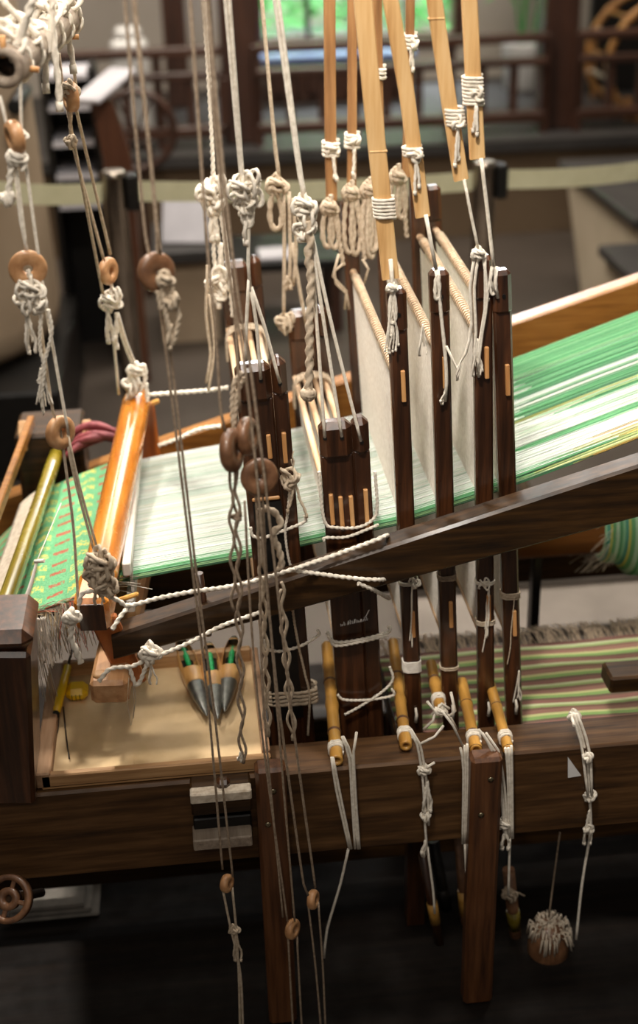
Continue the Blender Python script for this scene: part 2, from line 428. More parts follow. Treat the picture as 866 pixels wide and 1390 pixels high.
for i in range(1, nb):
    x = wx0 + (wx1 - wx0) * i / nb
    MB().box((x - .015, BW, wz0), (x + .015, BW + .05, wz1)).build('mullion', M['timber'], win)
for i in range(nb):
    x = wx0 + (wx1 - wx0) * i / nb; x2 = wx0 + (wx1 - wx0) * (i + 1) / nb
    MB().box((x + .016, BW + .02, wz0 + .02), (x2 - .016, BW + .025, wz1 - .03)).build('pane', M['glass'], win)
# the garden outside
struct(MB().box((-1, 10.3, -.3), (4, 10.4, 3.2)), 'wall_garden', M['plaster'])
g = MB(); gr = random.Random(3)
for i in range(7000):
    c = V((gr.uniform(wx0 - .6, wx1 + .8), gr.uniform(8.6, 10.0), gr.uniform(.2, 2.4)))
    d = V((gr.uniform(-1, 1), gr.uniform(-1, 1), gr.uniform(-1, .2))).normalized(); sd = d.orthogonal().normalized() * .013; L = gr.uniform(.08, .16)
    g.add([c, c + d * L * .4 + sd, c + d * L, c + d * L * .4 - sd], [(0, 1, 2, 3)])
tag(g.build('bamboo_foliage', M['leaf']), 'green bamboo leaves in the garden outside the window', 'foliage', kind='stuff')
area('garden_daylight', (1.0, 9.2, 3.6), (1.0, 9.4, 0), 1100, 2.6, 1.2, (.86, .95, 1))

# timber columns
def column(x0, x1, label, y=6.35):
    a, b = at(x0, 0, Y=y), at(x1, 0, Y=y)
    m = MB().box((a.x, y, .45), (b.x, y + (b.x - a.x), 3.2), .01)
    o = struct(m, 'trim_3', M['timber']); o['label'] = label
column(296, 348, 'dark square timber column left of the window')
column(742, 790, 'dark square timber column right of the window')
column(218, 250, 'slim timber post on the gallery', 7.4)

# railing in bays
def railing(x0, x1, label, n):
    ra, rb = at(x0, 60, Y=PY + .12), at(x1, 60, Y=PY + .12)
    za = lambda y: at(433, y, Y=PY + .12).z
    r = thing('railing', label, 'railing', (ra.x, PY + .12, .45), 'gallery railing bays')
    L = rb.x - ra.x
    for ya, yb, nm in ((56, 69, 'top_rail'), (90, 101, 'middle_rail'), (163, 178, 'bottom_rail')):
        MB().box((ra.x, PY + .09, za(yb)), (rb.x, PY + .15, za(ya)), .006).build(nm, M['timber_x'], r)
    proto = None
    for i in range(n + 1):
        x = L * i / n
        m = MB().box((ra.x - .018, PY + .1, za(165)), (ra.x + .018, PY + .14, za(99)), .004)
        if proto is None: proto = m.build('baluster', M['timber'], r)
        else: share(proto, r, (x, 0, 0))
    pp = None
    for i in range(0, n + 1, 3):
        x = L * i / n
        if pp is None: pp = MB().box((ra.x - .02, PY + .1, .45), (ra.x + .02, PY + .14, za(58)), .004).build('post', M['timber'], r)
        else: share(pp, r, (x, 0, 0))
railing(76, 298, 'dark timber gallery railing left of the first column', 5)
railing(346, 742, 'dark timber gallery railing between the two columns', 9)
railing(788, 1000, 'dark timber gallery railing right of the second column', 5)

# stone stepped block at the right
p0 = at(785, 238, Z=.5)
b = MB()
b.extrude([(p0.x + .03, 5.12, 0), (p0.x + .03, 4.5, 0), (p0.x + .03, 4.5, .46), (p0.x + .03, 5.46, .46)], (1.9, 0, 0))
st = thing('stone_block', 'pale stone platform with a dark slate slab right of the belt barrier', 'platform', (p0.x + .9, 5.0, 0))
b.build('stone_body', M['stone_side'], st)
MB().box((p0.x, 4.48, .46), (p0.x + 2.0, 5.48, .5), .006).build('slate_slab', M['stone_top'], st)
q = at(812, 332, Z=.42)
s2 = thing('stone_step', 'lower dark slate step in front of the stone platform', 'step', (q.x + .5, q.y - .25, 0))
MB().box((q.x + .03, q.y - .55, 0), (q.x + .8, q.y + .0, .38)).build('step_body', M['stone_side'], s2)
MB().box((q.x, q.y - .6, .38), (q.x + .8, q.y, .42), .006).build('slate_slab', M['stone_top'], s2)

ks = thing('stone_kerb', 'pale stone kerb steps on the floor behind the log roller', 'step', (1.0, 2.9, 0))
MB().box((.45, 2.62, 0), (1.9, 2.80, .03), .004).build('slab', M['kerb'], ks)
MB().box((.45, 2.86, 0), (1.9, 3.15, .05), .004).build('slab', M['kerb'], ks)

# ---------------------------------------------------------------- belt barrier
def stanchion(x, y, Y, label, lean=0):
    p = at(x, y, Y=Y); t = thing('stanchion', label, 'stanchion', (p.x, p.y, 0), 'belt barrier posts')
    h = p.z
    MB().lathe([(.16, 0), (.16, .012), (.12, .025), (.035, .03)], (p.x, p.y, 0), (0, 0, 1), 32).build('base', M['steel'], t)
    MB().lathe([(.03, .03), (.03, h - .02), (.031, h - .018), (.031, h - .003), (.026, h)], (p.x, p.y, 0), (0, 0, 1), 24).build('pole', M['steel'], t)
    MB().box((p.x + .028, p.y - .022, h - .10), (p.x + .06, p.y + .022, h - .01), .006).build('belt_cassette', M['black'], t)
    return p
sa = stanchion(153, 231, 3.35, 'polished steel stanchion behind the ropes at left')
sb = stanchion(658, 218, 3.45, 'steel stanchion behind the bamboo strips at right')
def belt(a, b, label):
    d = (b - a); n = 8; m = MB()
    top = [a + d * (i / n) - V((0, 0, .012 * math.sin(math.pi * i / n))) for i in range(n + 1)]
    for i in range(n):
        m.beam(top[i], top[i + 1], .0015, .05, ch=0)
    tag(m.build('barrier_belt', M['belt']), label, 'belt', 'barrier belts')
belt(sa + V((.06, 0, -.055)), sb + V((-.032, 0, -.052)), 'olive barrier belt stretched between the two stanchions')
belt(at(-60, 252, Y=3.2), sa + V((-.032, 0, -.055)), 'olive barrier belt running left from the left stanchion')
belt(sb + V((.062, 0, -.052)), at(930, 222, Y=3.6), 'olive barrier belt running right from the right stanchion')

# ---------------------------------------------------------------- things on and below the gallery
dr = MB(); dc = at(-30, 470, Y=4.0)
prof = [(.44, .0), (.50, .02), (.535, .06), (.545, .12), (.535, .5), (.525, .8), (.515, 1.15), (.51, 1.4), (.48, 1.42)]
dr.lathe([(r * .92, z) for r, z in prof], (dc.x - .26, 4.25, at(60, 488, Y=4.0).z), (0, 0, 1), 48)
vat = tag(dr.build('storage_vat', M['drum']), 'large beige tapered vat at the left edge behind the ropes', 'vat')
pz = at(60, 488, Y=4.0).z
ho = at(20, 145, Y=3.85); MB().lathe([(.022, -.3), (.022, .0), (.016, .002)], ho, (0, -1, 0), 16).build('vent_hole', M['black'], vat)  # black disc colours in the dark of a hole
tag(MB().box((dc.x - .9, 3.72, 0), (dc.x + .26, 4.68, pz), .01).build('low_plinth', M['black']), 'low black plinth under the large beige vat', 'plinth')

def bx(name, mat, label, cat, x0, y0, x1, y1, Y, dep, ch=.004):
    """a box whose front face spans the given pixels at depth Y"""
    a, b = at(x0, y1, Y=Y), at(x1, y0, Y=Y)
    return tag(MB().box((a.x, Y, a.z), (b.x, Y + dep, b.z), ch).build(name, M[mat]), label, cat)
# shelf rack with pale boards, left
rk = thing('shelf_rack', 'dark open rack with pale boards beside the beige vat', 'rack', (at(95, 280, Y=4.7).x, 4.8, 0))
xa, xb_ = at(72, 200, Y=4.7).x, at(128, 200, Y=4.7).x
for y in (104, 146, 195, 240, 280):
    z = at(95, y, Y=4.7).z
    MB().box((xa, 4.7, z - .012), (xb_, 4.98, z + .004)).build('shelf_board', M['sheet'], rk)
z0, z1 = 0, at(95, 96, Y=4.7).z
for x in (xa - .02, xb_): MB().box((x, 4.7, z0), (x + .02, 4.98, z1)).build('side_panel', M['black'], rk)
MB().box((xa, 4.97, z0), (xb_, 4.985, z1)).build('back_panel', M['black'], rk)
# slanted writing board on a reddish stand
zz = at(140, 120, Y=4.5)
ls = thing('lectern', 'reddish wooden reading stand with a tilted pale panel', 'lectern', (zz.x, 4.5, 0))
c0 = at(140, 118, Y=4.5)
MB().beam(c0 + V((-.055, -.08, -.03)), c0 + V((.065, .12, .035)), .10, .012).build('panel', M['sheet'], ls)
m = MB(); m.extrude([at(122, 135, Y=4.5), at(152, 135, Y=4.5), at(178, 215, Y=4.5), V((at(178, 215, Y=4.5).x, 4.5, 0)), V((at(140, 215, Y=4.5).x, 4.5, 0)), at(140, 215, Y=4.5)], (0, .08, 0)); m.build('support', M['red_wood'], ls)
# wheel beside it
wc = at(185, 178, Y=5.5); wt = thing('spoked_wheel', 'small dark spoked wheel beside the reading stand', 'wheel', (wc.x, 5.5, wc.z - .18))
MB().tube([wc + V((math.cos(a) * .15, 0, math.sin(a) * .15)) for a in [i * math.pi / 16 for i in range(32)]], .016, 8, closed=True).build('rim', M['timber'], wt)
for i in range(6):
    a = i * math.pi / 3; MB().beam(wc, wc + V((math.cos(a) * .15, 0, math.sin(a) * .15)), .012, .012).build('spoke', M['timber'], wt)
MB().box((wc.x - .02, 5.51, 0), (wc.x + .02, 5.55, wc.z - .14), .004).build('stand', M['timber'], wt)
# white jar on the gallery
jc = at(177, 92, Y=6.5)
j = thing('square_jar', 'white square ceramic jar standing behind the left gallery railing', 'jar', (jc.x, 6.5, .45))
MB().box((jc.x - .085, 6.42, .45), (jc.x + .085, 6.58, at(177, 52, Y=6.5).z), .02).build('body', M['ceramic'], j)
MB().box((jc.x - .06, 6.44, at(177, 52, Y=6.5).z), (jc.x + .06, 6.56, at(177, 36, Y=6.5).z), .015).build('neck', M['ceramic'], j)
# benches / paper sheets under the gallery
bn = thing('low_bench', 'low grey bench with papers left of the loom shafts', 'bench', (at(255, 400, Y=4.9).x, 5.0, 0))
a, b_ = at(205, 338, Y=4.9), at(300, 338, Y=4.9)
MB().box((a.x, 4.85, a.z - .05), (b_.x, 5.3, a.z), .006).build('seat', M['stone_top'], bn)
MB().box((a.x + .02, 4.9, 0), (b_.x - .02, 5.25, a.z - .05)).build('body', M['drum'], bn)
sh = MB(); sh.beam(at(250, 330, Y=4.92), at(250, 330, Y=4.92) + V((.02, .10, .19)), .17, .006)
tag(sh.build('leaflet', M['sheet']), 'white leaflet propped on the low grey bench', 'leaflet')
b2 = MB(); c = at(375, 340, Y=5.0); b2.box((c.x - .07, 4.9, c.z - .01), (c.x + .05, 5.05, c.z))
tb = thing('side_table', 'dark low table with a pale sheet behind the knotted ropes', 'table', (c.x, 5.05, 0))
b2.build('sheet', M['sheet'], tb)
MB().box((c.x - .2, 4.88, c.z - .05), (c.x + .25, 5.3, c.z - .012), .004).build('table_top', M['black'], tb)
for dx in (-.17, .22):
    for dy in (4.92, 5.24): MB().box((c.x + dx - .02, dy, 0), (c.x + dx + .02, dy + .04, c.z - .05)).build('leg', M['timber'], tb)
# cabinet below the window with a blue reflective top
cb = thing('window_cabinet', 'long dark cabinet with a pale blue top below the window', 'cabinet', (at(430, 75, Y=7.5).x, 7.5, .45))
a, b_ = at(360, 86, Y=7.4), at(560, 66, Y=7.4)
MB().box((a.x, 7.4, .45), (b_.x, 7.9, a.z), .01).build('body', M['timber_x'], cb)
MB().box((a.x - .02, 7.38, a.z), (b_.x + .02, 7.92, a.z + .03), .006).build('top', M['blue_top'], cb)
for i in range(4):
    x = a.x + (b_.x - a.x) * (i + .5) / 4; hw = (b_.x - a.x) / 8 - .02
    d = MB().box((x - hw, 7.375, .5), (x + hw, 7.4, a.z - .04), .006).build('door', M['timber'], cb)
    MB().lathe([(.012, 0), (.016, .012), (.008, .02)], (x + hw - .04, 7.375, .6), (0, -1, 0), 10).build('knob', M['screw'], d)
# potted bamboo by the pale wall, right
pc = at(718, 60, Y=7.5)
pt = thing('potted_bamboo', 'slender potted bamboo against the pale wall beside the right column', 'plant', (pc.x, 7.5, .45))
MB().lathe([(.10, 0), (.13, .02), (.15, .24), (.16, .26), (.14, .26), (.13, .2)], (pc.x, 7.5, .45), (0, 0, 1), 24).build('pot', M['ceramic'], pt)
fo = MB(); gr = random.Random(5)
for k in range(4):
    base = V((pc.x + gr.uniform(-.05, .05), 7.5, .65)); tip = base + V((gr.uniform(-.2, .2), gr.uniform(-.1, .1), 1.0))
    MB().tube([base, (base + tip) / 2 + V((.02, 0, 0)), tip], .008, 8).build('stem', M['leaf'], pt)
    for i in range(70):
        t = gr.uniform(.35, 1); c = base.lerp(tip, t) + V((gr.uniform(-.13, .13), gr.uniform(-.1, .1), gr.uniform(-.05, .05)))
        d = V((gr.uniform(-1, 1), gr.uniform(-1, 1), gr.uniform(-1, .1))).normalized(); sd = d.orthogonal().normalized() * .011; L = gr.uniform(.08, .14)
        fo.add([c, c + d * L * .4 + sd, c + d * L, c + d * L * .4 - sd], [(0, 1, 2, 3)])
fo.build('leaves', M['leaf'], pt, kind='stuff')
# rattan chair at the right edge, on the gallery
rc = at(845, 165, Y=6.5)
ch = thing('rattan_chair', 'curved rattan armchair with pale slats at the right edge', 'chair', (rc.x + .15, 6.7, .45))
def arc(c, rx, rz, a0, a1, y, n=16): return [c + V((math.cos(a0 + (a1 - a0) * i / n) * rx, y, math.sin(a0 + (a1 - a0) * i / n) * rz)) for i in range(n + 1)]
o_ = V((rc.x + .22, 6.6, .72))
MB().tube(arc(o_, .32, .30, 0, 2 * math.pi, -.12, 24)[:-1], .018, 8, closed=True).build('front_hoop', M['rattan'], ch)
MB().tube(arc(o_, .32, .30, 0, 2 * math.pi, .22, 24)[:-1], .018, 8, closed=True).build('rear_hoop', M['rattan'], ch)
for i in range(9):
    a = math.pi * (.75 + .11 * i)
    MB().beam(o_ + V((math.cos(a) * .31, -.14, math.sin(a) * .29)), o_ + V((math.cos(a) * .31, .24, math.sin(a) * .29)), .03, .012).build('slat', M['fuzz'] if i % 2 else M['rattan'], ch)
for dx in (-.2, .2):
    for dy in (-.1, .2): MB().beam(o_ + V((dx, dy, -.16)), V((o_.x + dx, o_.y + dy, .45)), .025, .025).build('leg', M['rattan'], ch)
# black panel standing in for the recess's darkness, and its amber pillar, right
bx('recess_shade_panel', 'black', 'tall black panel standing in for the dark of the recess behind the rattan chair', 'screen', 792, -60, 900, 205, 7.3, .05)
bx('amber_post', 'far_beam', 'amber wooden post in the dark recess by the right column', 'post', 800, 30, 812, 205, 7.1, .05)

# ================================================================ the loom
RZ = .5; RY0, RY1 = 1.55, 1.622
def zdiag(X): return .90 + (X - .58) * .295           # upper edge of the sloping side beams
LF = thing('brocade_loom', 'dark wooden loom frame with long front rail and sloping side beams', 'loom', (.2, 1.9, 0))
MB().box((-.75, RY0, .345), (1.4, RY1, RZ), .004).build('front_rail', M['rail'], LF)
MB().box((-.75, 2.30, .345), (1.4, 2.37, RZ), .004).build('rear_rail', M['dark_x'], LF)
nbm = MB(); zn = lambda X: .748 + .281 * X; hn = lambda X: .047 + .062 * max(X, -.1)
for xa_, xb_2 in ((-.145, .3), (.3, 1.3)):
    ya_, yb_ = 1.625, 1.665; e = .004; vs = []
    for X in (xa_, xb_2):
        zt, zl = zn(X), zn(X) - hn(X)
        vs += [(X, ya_ + e, zl), (X, yb_ - e, zl), (X, yb_, zl + e), (X, yb_, zt - e), (X, yb_ - e, zt), (X, ya_ + e, zt), (X, ya_, zt - e), (X, ya_, zl + e)]
    nbm.add(vs, [(i, (i + 1) % 8, 8 + (i + 1) % 8, 8 + i) for i in range(8)] + [tuple(range(7, -1, -1)), tuple(range(8, 16))])
nb_ = nbm.build('side_beam', M['dark_x'], LF)
nb_['label'] = 'near sloping side beam of dark wood'
fb_ = MB().beam((-.5, 2.32, zdiag(-.5) - .04), (1.3, 2.32, zdiag(1.3) - .04), .04, .074, ch=.004).build('side_beam', M['far_beam'], LF)
fb_['label'] = 'far sloping side beam of lighter brown wood'
MB().beam((1.2, 1.645, RZ - .1), (1.2, 1.645, zdiag(1.2) - .07), .05, .05).build('beam_support', M['dark_z'], LF)
# left corner post: stands proud of the rail, stepped cap
cp = MB().beam((-.3135, 1.585, .5), (-.290, 1.585, .752), .09, .11, up=(0, 1, 0), ch=.006); cp.build('corner_post', M['dark_z'], LF)
MB().beam((-.2905, 1.585, .752), (-.289, 1.585, .784), .10, .12, up=(0, 1, 0), ch=.014).build('post_cap', M['dark_z'], LF)
MB().beam((-.318, 1.522, .56), (-.306, 1.522, .70), .012, .03, up=(0, 1, 0)).build('post_inlay', M['black'], LF)
# two screwed-on braces
def brace(x0, x1, ytop):
    a, b = at(x0, ytop, Y=1.52), at(x1, ytop, Y=1.52); cx = (a.x + b.x) / 2
    o = MB().beam((cx, 1.533, .032), (cx, 1.533, a.z), .030, b.x - a.x, up=(1, 0, 0), ch=.005).build('brace', M['brace'], LF)
    return o, cx
o, cx = brace(346, 388, 1046)
for x, y in ((371, 1074), (364, 1119)):
    c = at(x, y, Y=1.518); MB().lathe([(.0045, 0), (.0045, .0015), (.002, .0022)], c, (0, -1, 0), 14).build('screw', M['screw'], o)
o, cx = brace(640, 683, 1032)
for x, y in ((666, 1058), (653, 1106)):
    c = at(x, y, Y=1.518); MB().lathe([(.0045, 0), (.0045, .0015), (.002, .0022)], c, (0, -1, 0), 14).build('screw', M['screw'], o)
# tenon tongues and wedge left of the first brace
a, b = at(258, 1080, Y=1.515), at(343, 1102, Y=1.515)
MB().box((a.x, 1.515, b.z), (b.x, 1.56, a.z), .003).build('tenon', M['dark_x'], LF)
MB().box((a.x, 1.511, a.z - .014), (b.x, 1.53, a.z + .003), .002).build('tenon_cap', M['fuzz'], LF)
a, b = at(262, 1142, Y=1.515), at(343, 1149, Y=1.515)
MB().box((a.x, 1.515, b.z), (b.x, 1.56, a.z), .002).build('tenon', M['grey_pole'], LF)
a, b = at(262, 1110, Y=1.545), at(343, 1139, Y=1.545)
MB().box((a.x, 1.54, b.z), (b.x, 1.552, a.z), .002).build('tenon_slot', M['black'], LF)
c = at(302, 1072, Y=1.53)
MB().beam(c + V((-.004, 0, -.035)), c + V((.002, 0, .02)), .018, .02, up=(1, 0, 0), ch=.005).build('wedge', M['dark_z'], LF)
# legs and stretchers below
for x in (-.62, 1.25):
    for y in (1.585, 2.335): MB().beam((x, y, .03), (x, y, .345), .07, .07).build('leg', M['dark_z'], LF)
for y in (1.80, 2.15): MB().box((-.7, y, .10), (1.35, y + .05, .16), .004).build('floor_beam', M['dark_x'], LF)
for x in (-.62, 1.25): MB().box((x - .03, 1.60, .36), (x + .03, 2.32, .44), .004).build('cross_beam', M['dark_y'], LF)
tri = MB(); y = 1.548
tri.extrude([at(771, 1028, Y=y), at(771, 1056, Y=y), at(789, 1053, Y=y)], (0, .0012, 0))
tag(tri.build('paper_sticker', M['paper']), 'small white triangular sticker on the front rail', 'sticker')

# breast beam end (left rear), depth rails
a = at(22, 578, Y=2.30); b = at(120, 640, Y=2.30)
MB().box((a.x, 2.25, b.z - .12), (b.x, 2.37, a.z), .006).build('breast_post', M['dark_x'], LF)
MB().beam(at(36, 600, Y=2.2) + V((0, .1, 0)), at(-28, 760, Y=1.75), .012, .02).build('breast_rail', M['far_beam'], LF)
MB().beam(at(31, 572, Y=2.28), at(31, 612, Y=2.24), .016, .012, up=(0, 1, 0)).build('breast_bracket', M['tray'], LF)
MB().beam(at(118, 572, Y=2.28), at(118, 592, Y=2.24), .016, .012, up=(0, 1, 0)).build('breast_bracket', M['tray'], LF)
ob = MB(); A, B = at(78, 612, Y=2.26), at(-2, 845, Y=1.66)
pts = [A.lerp(B, i / 14) for i in range(15)]
ob.tube(pts, .0125, 18, rf=lambda t: 1 + .05 * (abs(math.sin(t * 9.5)) > .96))
ob.build('breast_bar', M['olive'], LF)

# ---------------------------------------------------------------- warp, cloth
WPTS = [(-.34, .665), (-.24, .697), (-.13, .735), (.05, .757), (.28, .795), (.46, .846), (.645, .912), (.85, .98), (1.3, 1.13)]
def wz(x):
    for (a, za), (b, zb) in zip(WPTS, WPTS[1:]):
        if x <= b: return za + (zb - za) * (x - a) / (b - a)
    return WPTS[-1][1]
WY0, WY1 = 1.735, 2.165
wp = MB(); g = random.Random(11); NW = 430
C_w = [srgb(*c)[:3] for c in ((222, 226, 220), (232, 236, 232), (204, 216, 206), (216, 222, 208), (186, 204, 190))]
C_g = [srgb(*c)[:3] for c in ((44, 126, 72), (76, 156, 96), (108, 182, 122), (34, 94, 60))]
C_o = [srgb(*c)[:3] for c in ((170, 176, 96), (150, 110, 80), (196, 200, 140), (120, 150, 90), (180, 150, 60))]
C_m = [srgb(*c)[:3] for c in ((110, 176, 120), (150, 196, 150), (84, 160, 100), (140, 112, 92), (196, 206, 180))]
for i in range(NW):
    t = i / (NW - 1); y = WY0 + (WY1 - WY0) * t + g.uniform(-.0004, .0004)
    edge = t < .035
    bandpos = (t * 23 + .3 * math.sin(t * 40)) % 1
    # white warp on the cloth side; behind the shafts green bands start at different places
    bi = int(t * 19 + .35 * math.sin(t * 31)); gb = random.Random(bi * 7 + 3)
    xt = .40 + gb.uniform(0, .20) * (1.1 - t) + abs(((t * 19) % 1) - .5) * .22 + g.uniform(0, .02)
    cl = g.choice(C_w)
    if t < .075: cl = g.choice(C_g[:1] + C_g[3:] + C_o[3:4] if t < .03 else C_g if t < .055 else C_g[1:3] + C_w[:2]); cr = g.choice(C_o)
    elif t < .12: cr = g.choice(C_o + C_w)
    elif t > .80: cr = g.choice(C_g[:3] + C_m[:3]); xt = .40
    else:
        k = gb.random()
        cr = g.choice(C_g) if k < .22 + .5 * t else g.choice(C_w + C_w + C_m[1:2] + C_m[4:]) if k < .88 else g.choice(C_o[:1] + C_m)
    xs = [-.135, -.05, .05, .17, .28, .40]
    allx = xs + [max(xt, .401), max(.645, xt + .01), .9, 1.15]
    dz = .0020 * math.sin(i * 2.4) ; hw = .00052
    for a, b2_ in zip(allx, allx[1:]):
        za, zb = wz(a) + dz, wz(b2_) + dz
        # the sheet dips a little where the heddles pull it
        col = cl if b2_ <= xt else cr
        f = [(a, y - hw, za), (b2_, y - hw, zb), (b2_, y + hw, zb), (a, y + hw, za), (a, y, za - hw * 2), (b2_, y, zb - hw * 2)]
        wp.add(f, [(0, 1, 2, 3), (0, 4, 5, 1), (3, 2, 5, 4)], False, col)
wo = wp.build('warp_threads', M['thread']); tag(wo, 'sheet of white and green silk warp threads stretched through the shafts', 'warp threads', kind='stuff')

cl = MB(); NX, NY = 26, 40
vs = []; 
for i in range(NX + 1):
    for jx in range(NY + 1):
        x = -.128 - .262 * i / NX; y = WY0 - .005 + (WY1 - WY0 + .02) * jx / NY
        xx = x + (.035 * (1 - jx / NY) - .01 if i > 0 else 0) * min(1, i / 6)
        # drapes over the breast bar and down on the left
        z = wz(xx) + .003 + .0015 * math.sin(jx * .9 + i * .5)
        xb2 = A.x + (B.x - A.x) * (A.y - y) / (A.y - B.y)
        if xx < xb2 - .005: z = wz(xb2) - (xb2 - xx) * .9
        z = min(z, wz(xx) + .004)
        vs.append((xx, y, z))
cl.add(vs, [(i * (NY + 1) + k, (i + 1) * (NY + 1) + k, (i + 1) * (NY + 1) + k + 1, i * (NY + 1) + k + 1) for i in range(NX) for k in range(NY)], True)
BC = thing('brocade_cloth', 'green brocade cloth with red dashes and yellow sprigs at the left', 'cloth', (-.25, 1.95, .6))
co = cl.build('woven_cloth', M['brocade'], BC)
co.modifiers.new('thick', 'SOLIDIFY').thickness = .0015
m = MB(); vs = []
for i in range(9):
    for k in range(21):
        y = WY0 + .02 + (WY1 - WY0 - .01) * k / 20; xb2 = A.x + (B.x - A.x) * (A.y - y) / (A.y - B.y)
        vs.append((xb2 - .006 - .055 * i / 8, y, wz(xb2) + .006 - .034 * (i / 8) ** 1.4))
m.add(vs, [(i * 21 + k, (i + 1) * 21 + k, (i + 1) * 21 + k + 1, i * 21 + k + 1) for i in range(8) for k in range(20)], True)
o = m.build('plain_leader', M['fuzz'], BC); o.modifiers.new('thick', 'SOLIDIFY').thickness = .0015
# fringe of weft ends on the near selvedge
fg = MB(); g = random.Random(21)
FC = [srgb(*c)[:3] for c in ((150, 140, 124), (180, 172, 156), (122, 108, 92), (176, 150, 110), (190, 96, 66), (150, 130, 96))]
for i in range(230):
    x = g.uniform(-.335, -.165); y = WY0 - .004; z = wz(x) + .002
    L = g.uniform(.04, .12) * (1.2 if x < -.26 else .65); p0 = V((x, y, z)); dx = g.uniform(-.012, .02)
    pts = [p0, p0 + V((dx * .3, -.018, -L * .2)), p0 + V((dx * .7, -.03, -L * .6)), p0 + V((dx, -.032, -L))]
    c = FC[4] if (x > -.22 and g.random() < .4) else g.choice(FC[:4] + FC[5:])
    fg.tube(pts, .00055, 3, col=c, cap=False)
for i in range(60):
    x = -.30 + g.uniform(0, .15); p0 = V((x, WY0 - .002, wz(x) + .004)); d = V((g.uniform(.02, .07), -.012, g.uniform(-.01, .03)))
    fg.tube([p0, p0 + d * .5 + V((0, 0, .004)), p0 + d], .0006, 3, col=g.choice(FC), cap=False)
fg.build('fringe', M['thread'], BC, kind='stuff')
# clear knotted white bundle of thread ends and a slanted pale thread with a white clip
m = MB(); p0, p1, p2 = at(83, 683, Y=1.85), at(50, 762, Y=1.74), at(24, 842, Y=1.70)
m.tube(smooth_pts([p0, p1], .02), .0008, 5); m.tube(smooth_pts([p1, (p1 + p2) / 2 + V((.004, 0, .004)), p2], .01), .0032, 8, rf=lambda t: .6 + .8 * t)
m.tube([p1 + V((-.003, 0, 0)), at(60, 761, Y=1.735)], .003, 7)
tag(m.build('temple_string', M['string']), 'thin white cord slanting across the green brocade cloth', 'cord')
m = MB(); m.tails(at(22, 850, Y=1.70), .10, 5, .003, .012, 4, .002)
for k in range(14): m.tails(at(55, 838 + k % 3, Y=1.70) + V((g.uniform(-.008, .008), 0, 0)), .085, 1, .0009, .008, k, .002)
tag(m.build('thread_bundle', M['string']), 'hanging bundle of pale thread ends beside the left corner post', 'thread')
# maroon bundle of silk behind the cloth
m = MB(); g = random.Random(8)
for k in range(9):
    c = at(128, 606, Y=2.24) + V((g.uniform(-.004, .004), g.uniform(-.01, .01), g.uniform(-.012, .012)))
    m.tube([c + V((-.052 + .104 * t, .02 * math.sin(t * 3 + k), .016 * math.sin(t * math.pi) + .018 * t)) for t in [i / 8 for i in range(9)]], .006, 7, rf=lambda t: .5 + .9 * math.sin(math.pi * min(max(t, .05), .95)))
tag(m.build('silk_skein', M['maroon']), 'maroon skein of silk behind the brocade cloth', 'skein')

# ---------------------------------------------------------------- beater with reed
fA, fB = at(125, 838, Y=1.60), at(187, 543, Y=2.24)
BT = thing('beater', 'amber varnished beater with reed standing across the warp', 'beater', (fA.x, fA.y + .3, .57))
ax = (fB - fA).normalized()
MB().beam(fA, fA + ax * .075, .048, .056, ch=.007).build('bar_end', M['orange_y'], BT)
MB().beam(fA - ax * .0012, fA + ax * .001, .036, .044, ch=.0).build('end_grain', M['dark_z'], BT)
m = MB(); pts = [fA + ax * .07 + (fB - fA - ax * .07) * (i / 20) + V((0, 0, .004)) for i in range(21)]
m.tube(pts, .0255, 20, rf=lambda t: 1.0 if .03 < t < .97 else .86); m.build('top_bar', M['orange_y'], BT)
e0, e1 = fA + V((.012, .03, -.02)), at(178, 918, Y=1.66)
MB().beam(e0, e1 + (e1 - e0) * .12, .014, .038, up=(.9, 0, .45), ch=.003).build('side_plate', M['orange_z'], BT)
r0, r1 = at(196, 548, Y=2.25), at(208, 615, Y=2.25)
MB().beam(r0, r1 + V((0, 0, -.12)), .014, .035, up=(1, 0, 0), ch=.003).build('side_plate', M['orange_z'], BT)
lA = at(148, 942, Y=1.60); lB = lA + V((.06, .66, .03))
MB().beam(lA, lB, .054, .040, ch=.006).build('bottom_bar', M['turned'], BT)
c = at(136, 922, Y=1.605); MB().lathe([(.010, 0), (.010, .004), (.006, .006)], (lA.x - .012, lA.y + .02, lA.z + .019), (0, 0, 1), 16).build('dowel', M['tray'], BT)
MB().beam(at(160, 815, Y=1.63), at(188, 806, Y=1.63), .008, .006).build('peg', M['cane'], BT)
MB().beam(at(205, 548, Y=2.22), at(216, 544, Y=2.22), .010, .008).build('peg', M['cane'], BT)
# reed: frame strips and fine dents between top and bottom bar
ra, rb = at(175, 795, Y=1.735), at(192, 625, Y=2.17)
for dz in (.012, -.05): MB().beam((ra.x, 1.72, wz(ra.x) + dz + .012), (ra.x + .012, 2.18, wz(ra.x) + dz + .012), .012, .022, ch=.002).build('reed_strip', M['reed'], BT)
rd = MB()
for i in range(170):
    y = 1.735 + (2.165 - 1.735) * i / 169
    rd.beam((ra.x + .005, y, wz(ra.x) - .045), (ra.x + .005, y, wz(ra.x) + .03), .0007, .004, up=(1, 0, 0), ch=0)
rd.build('reed_dents', M['reed'], BT, kind='stuff')

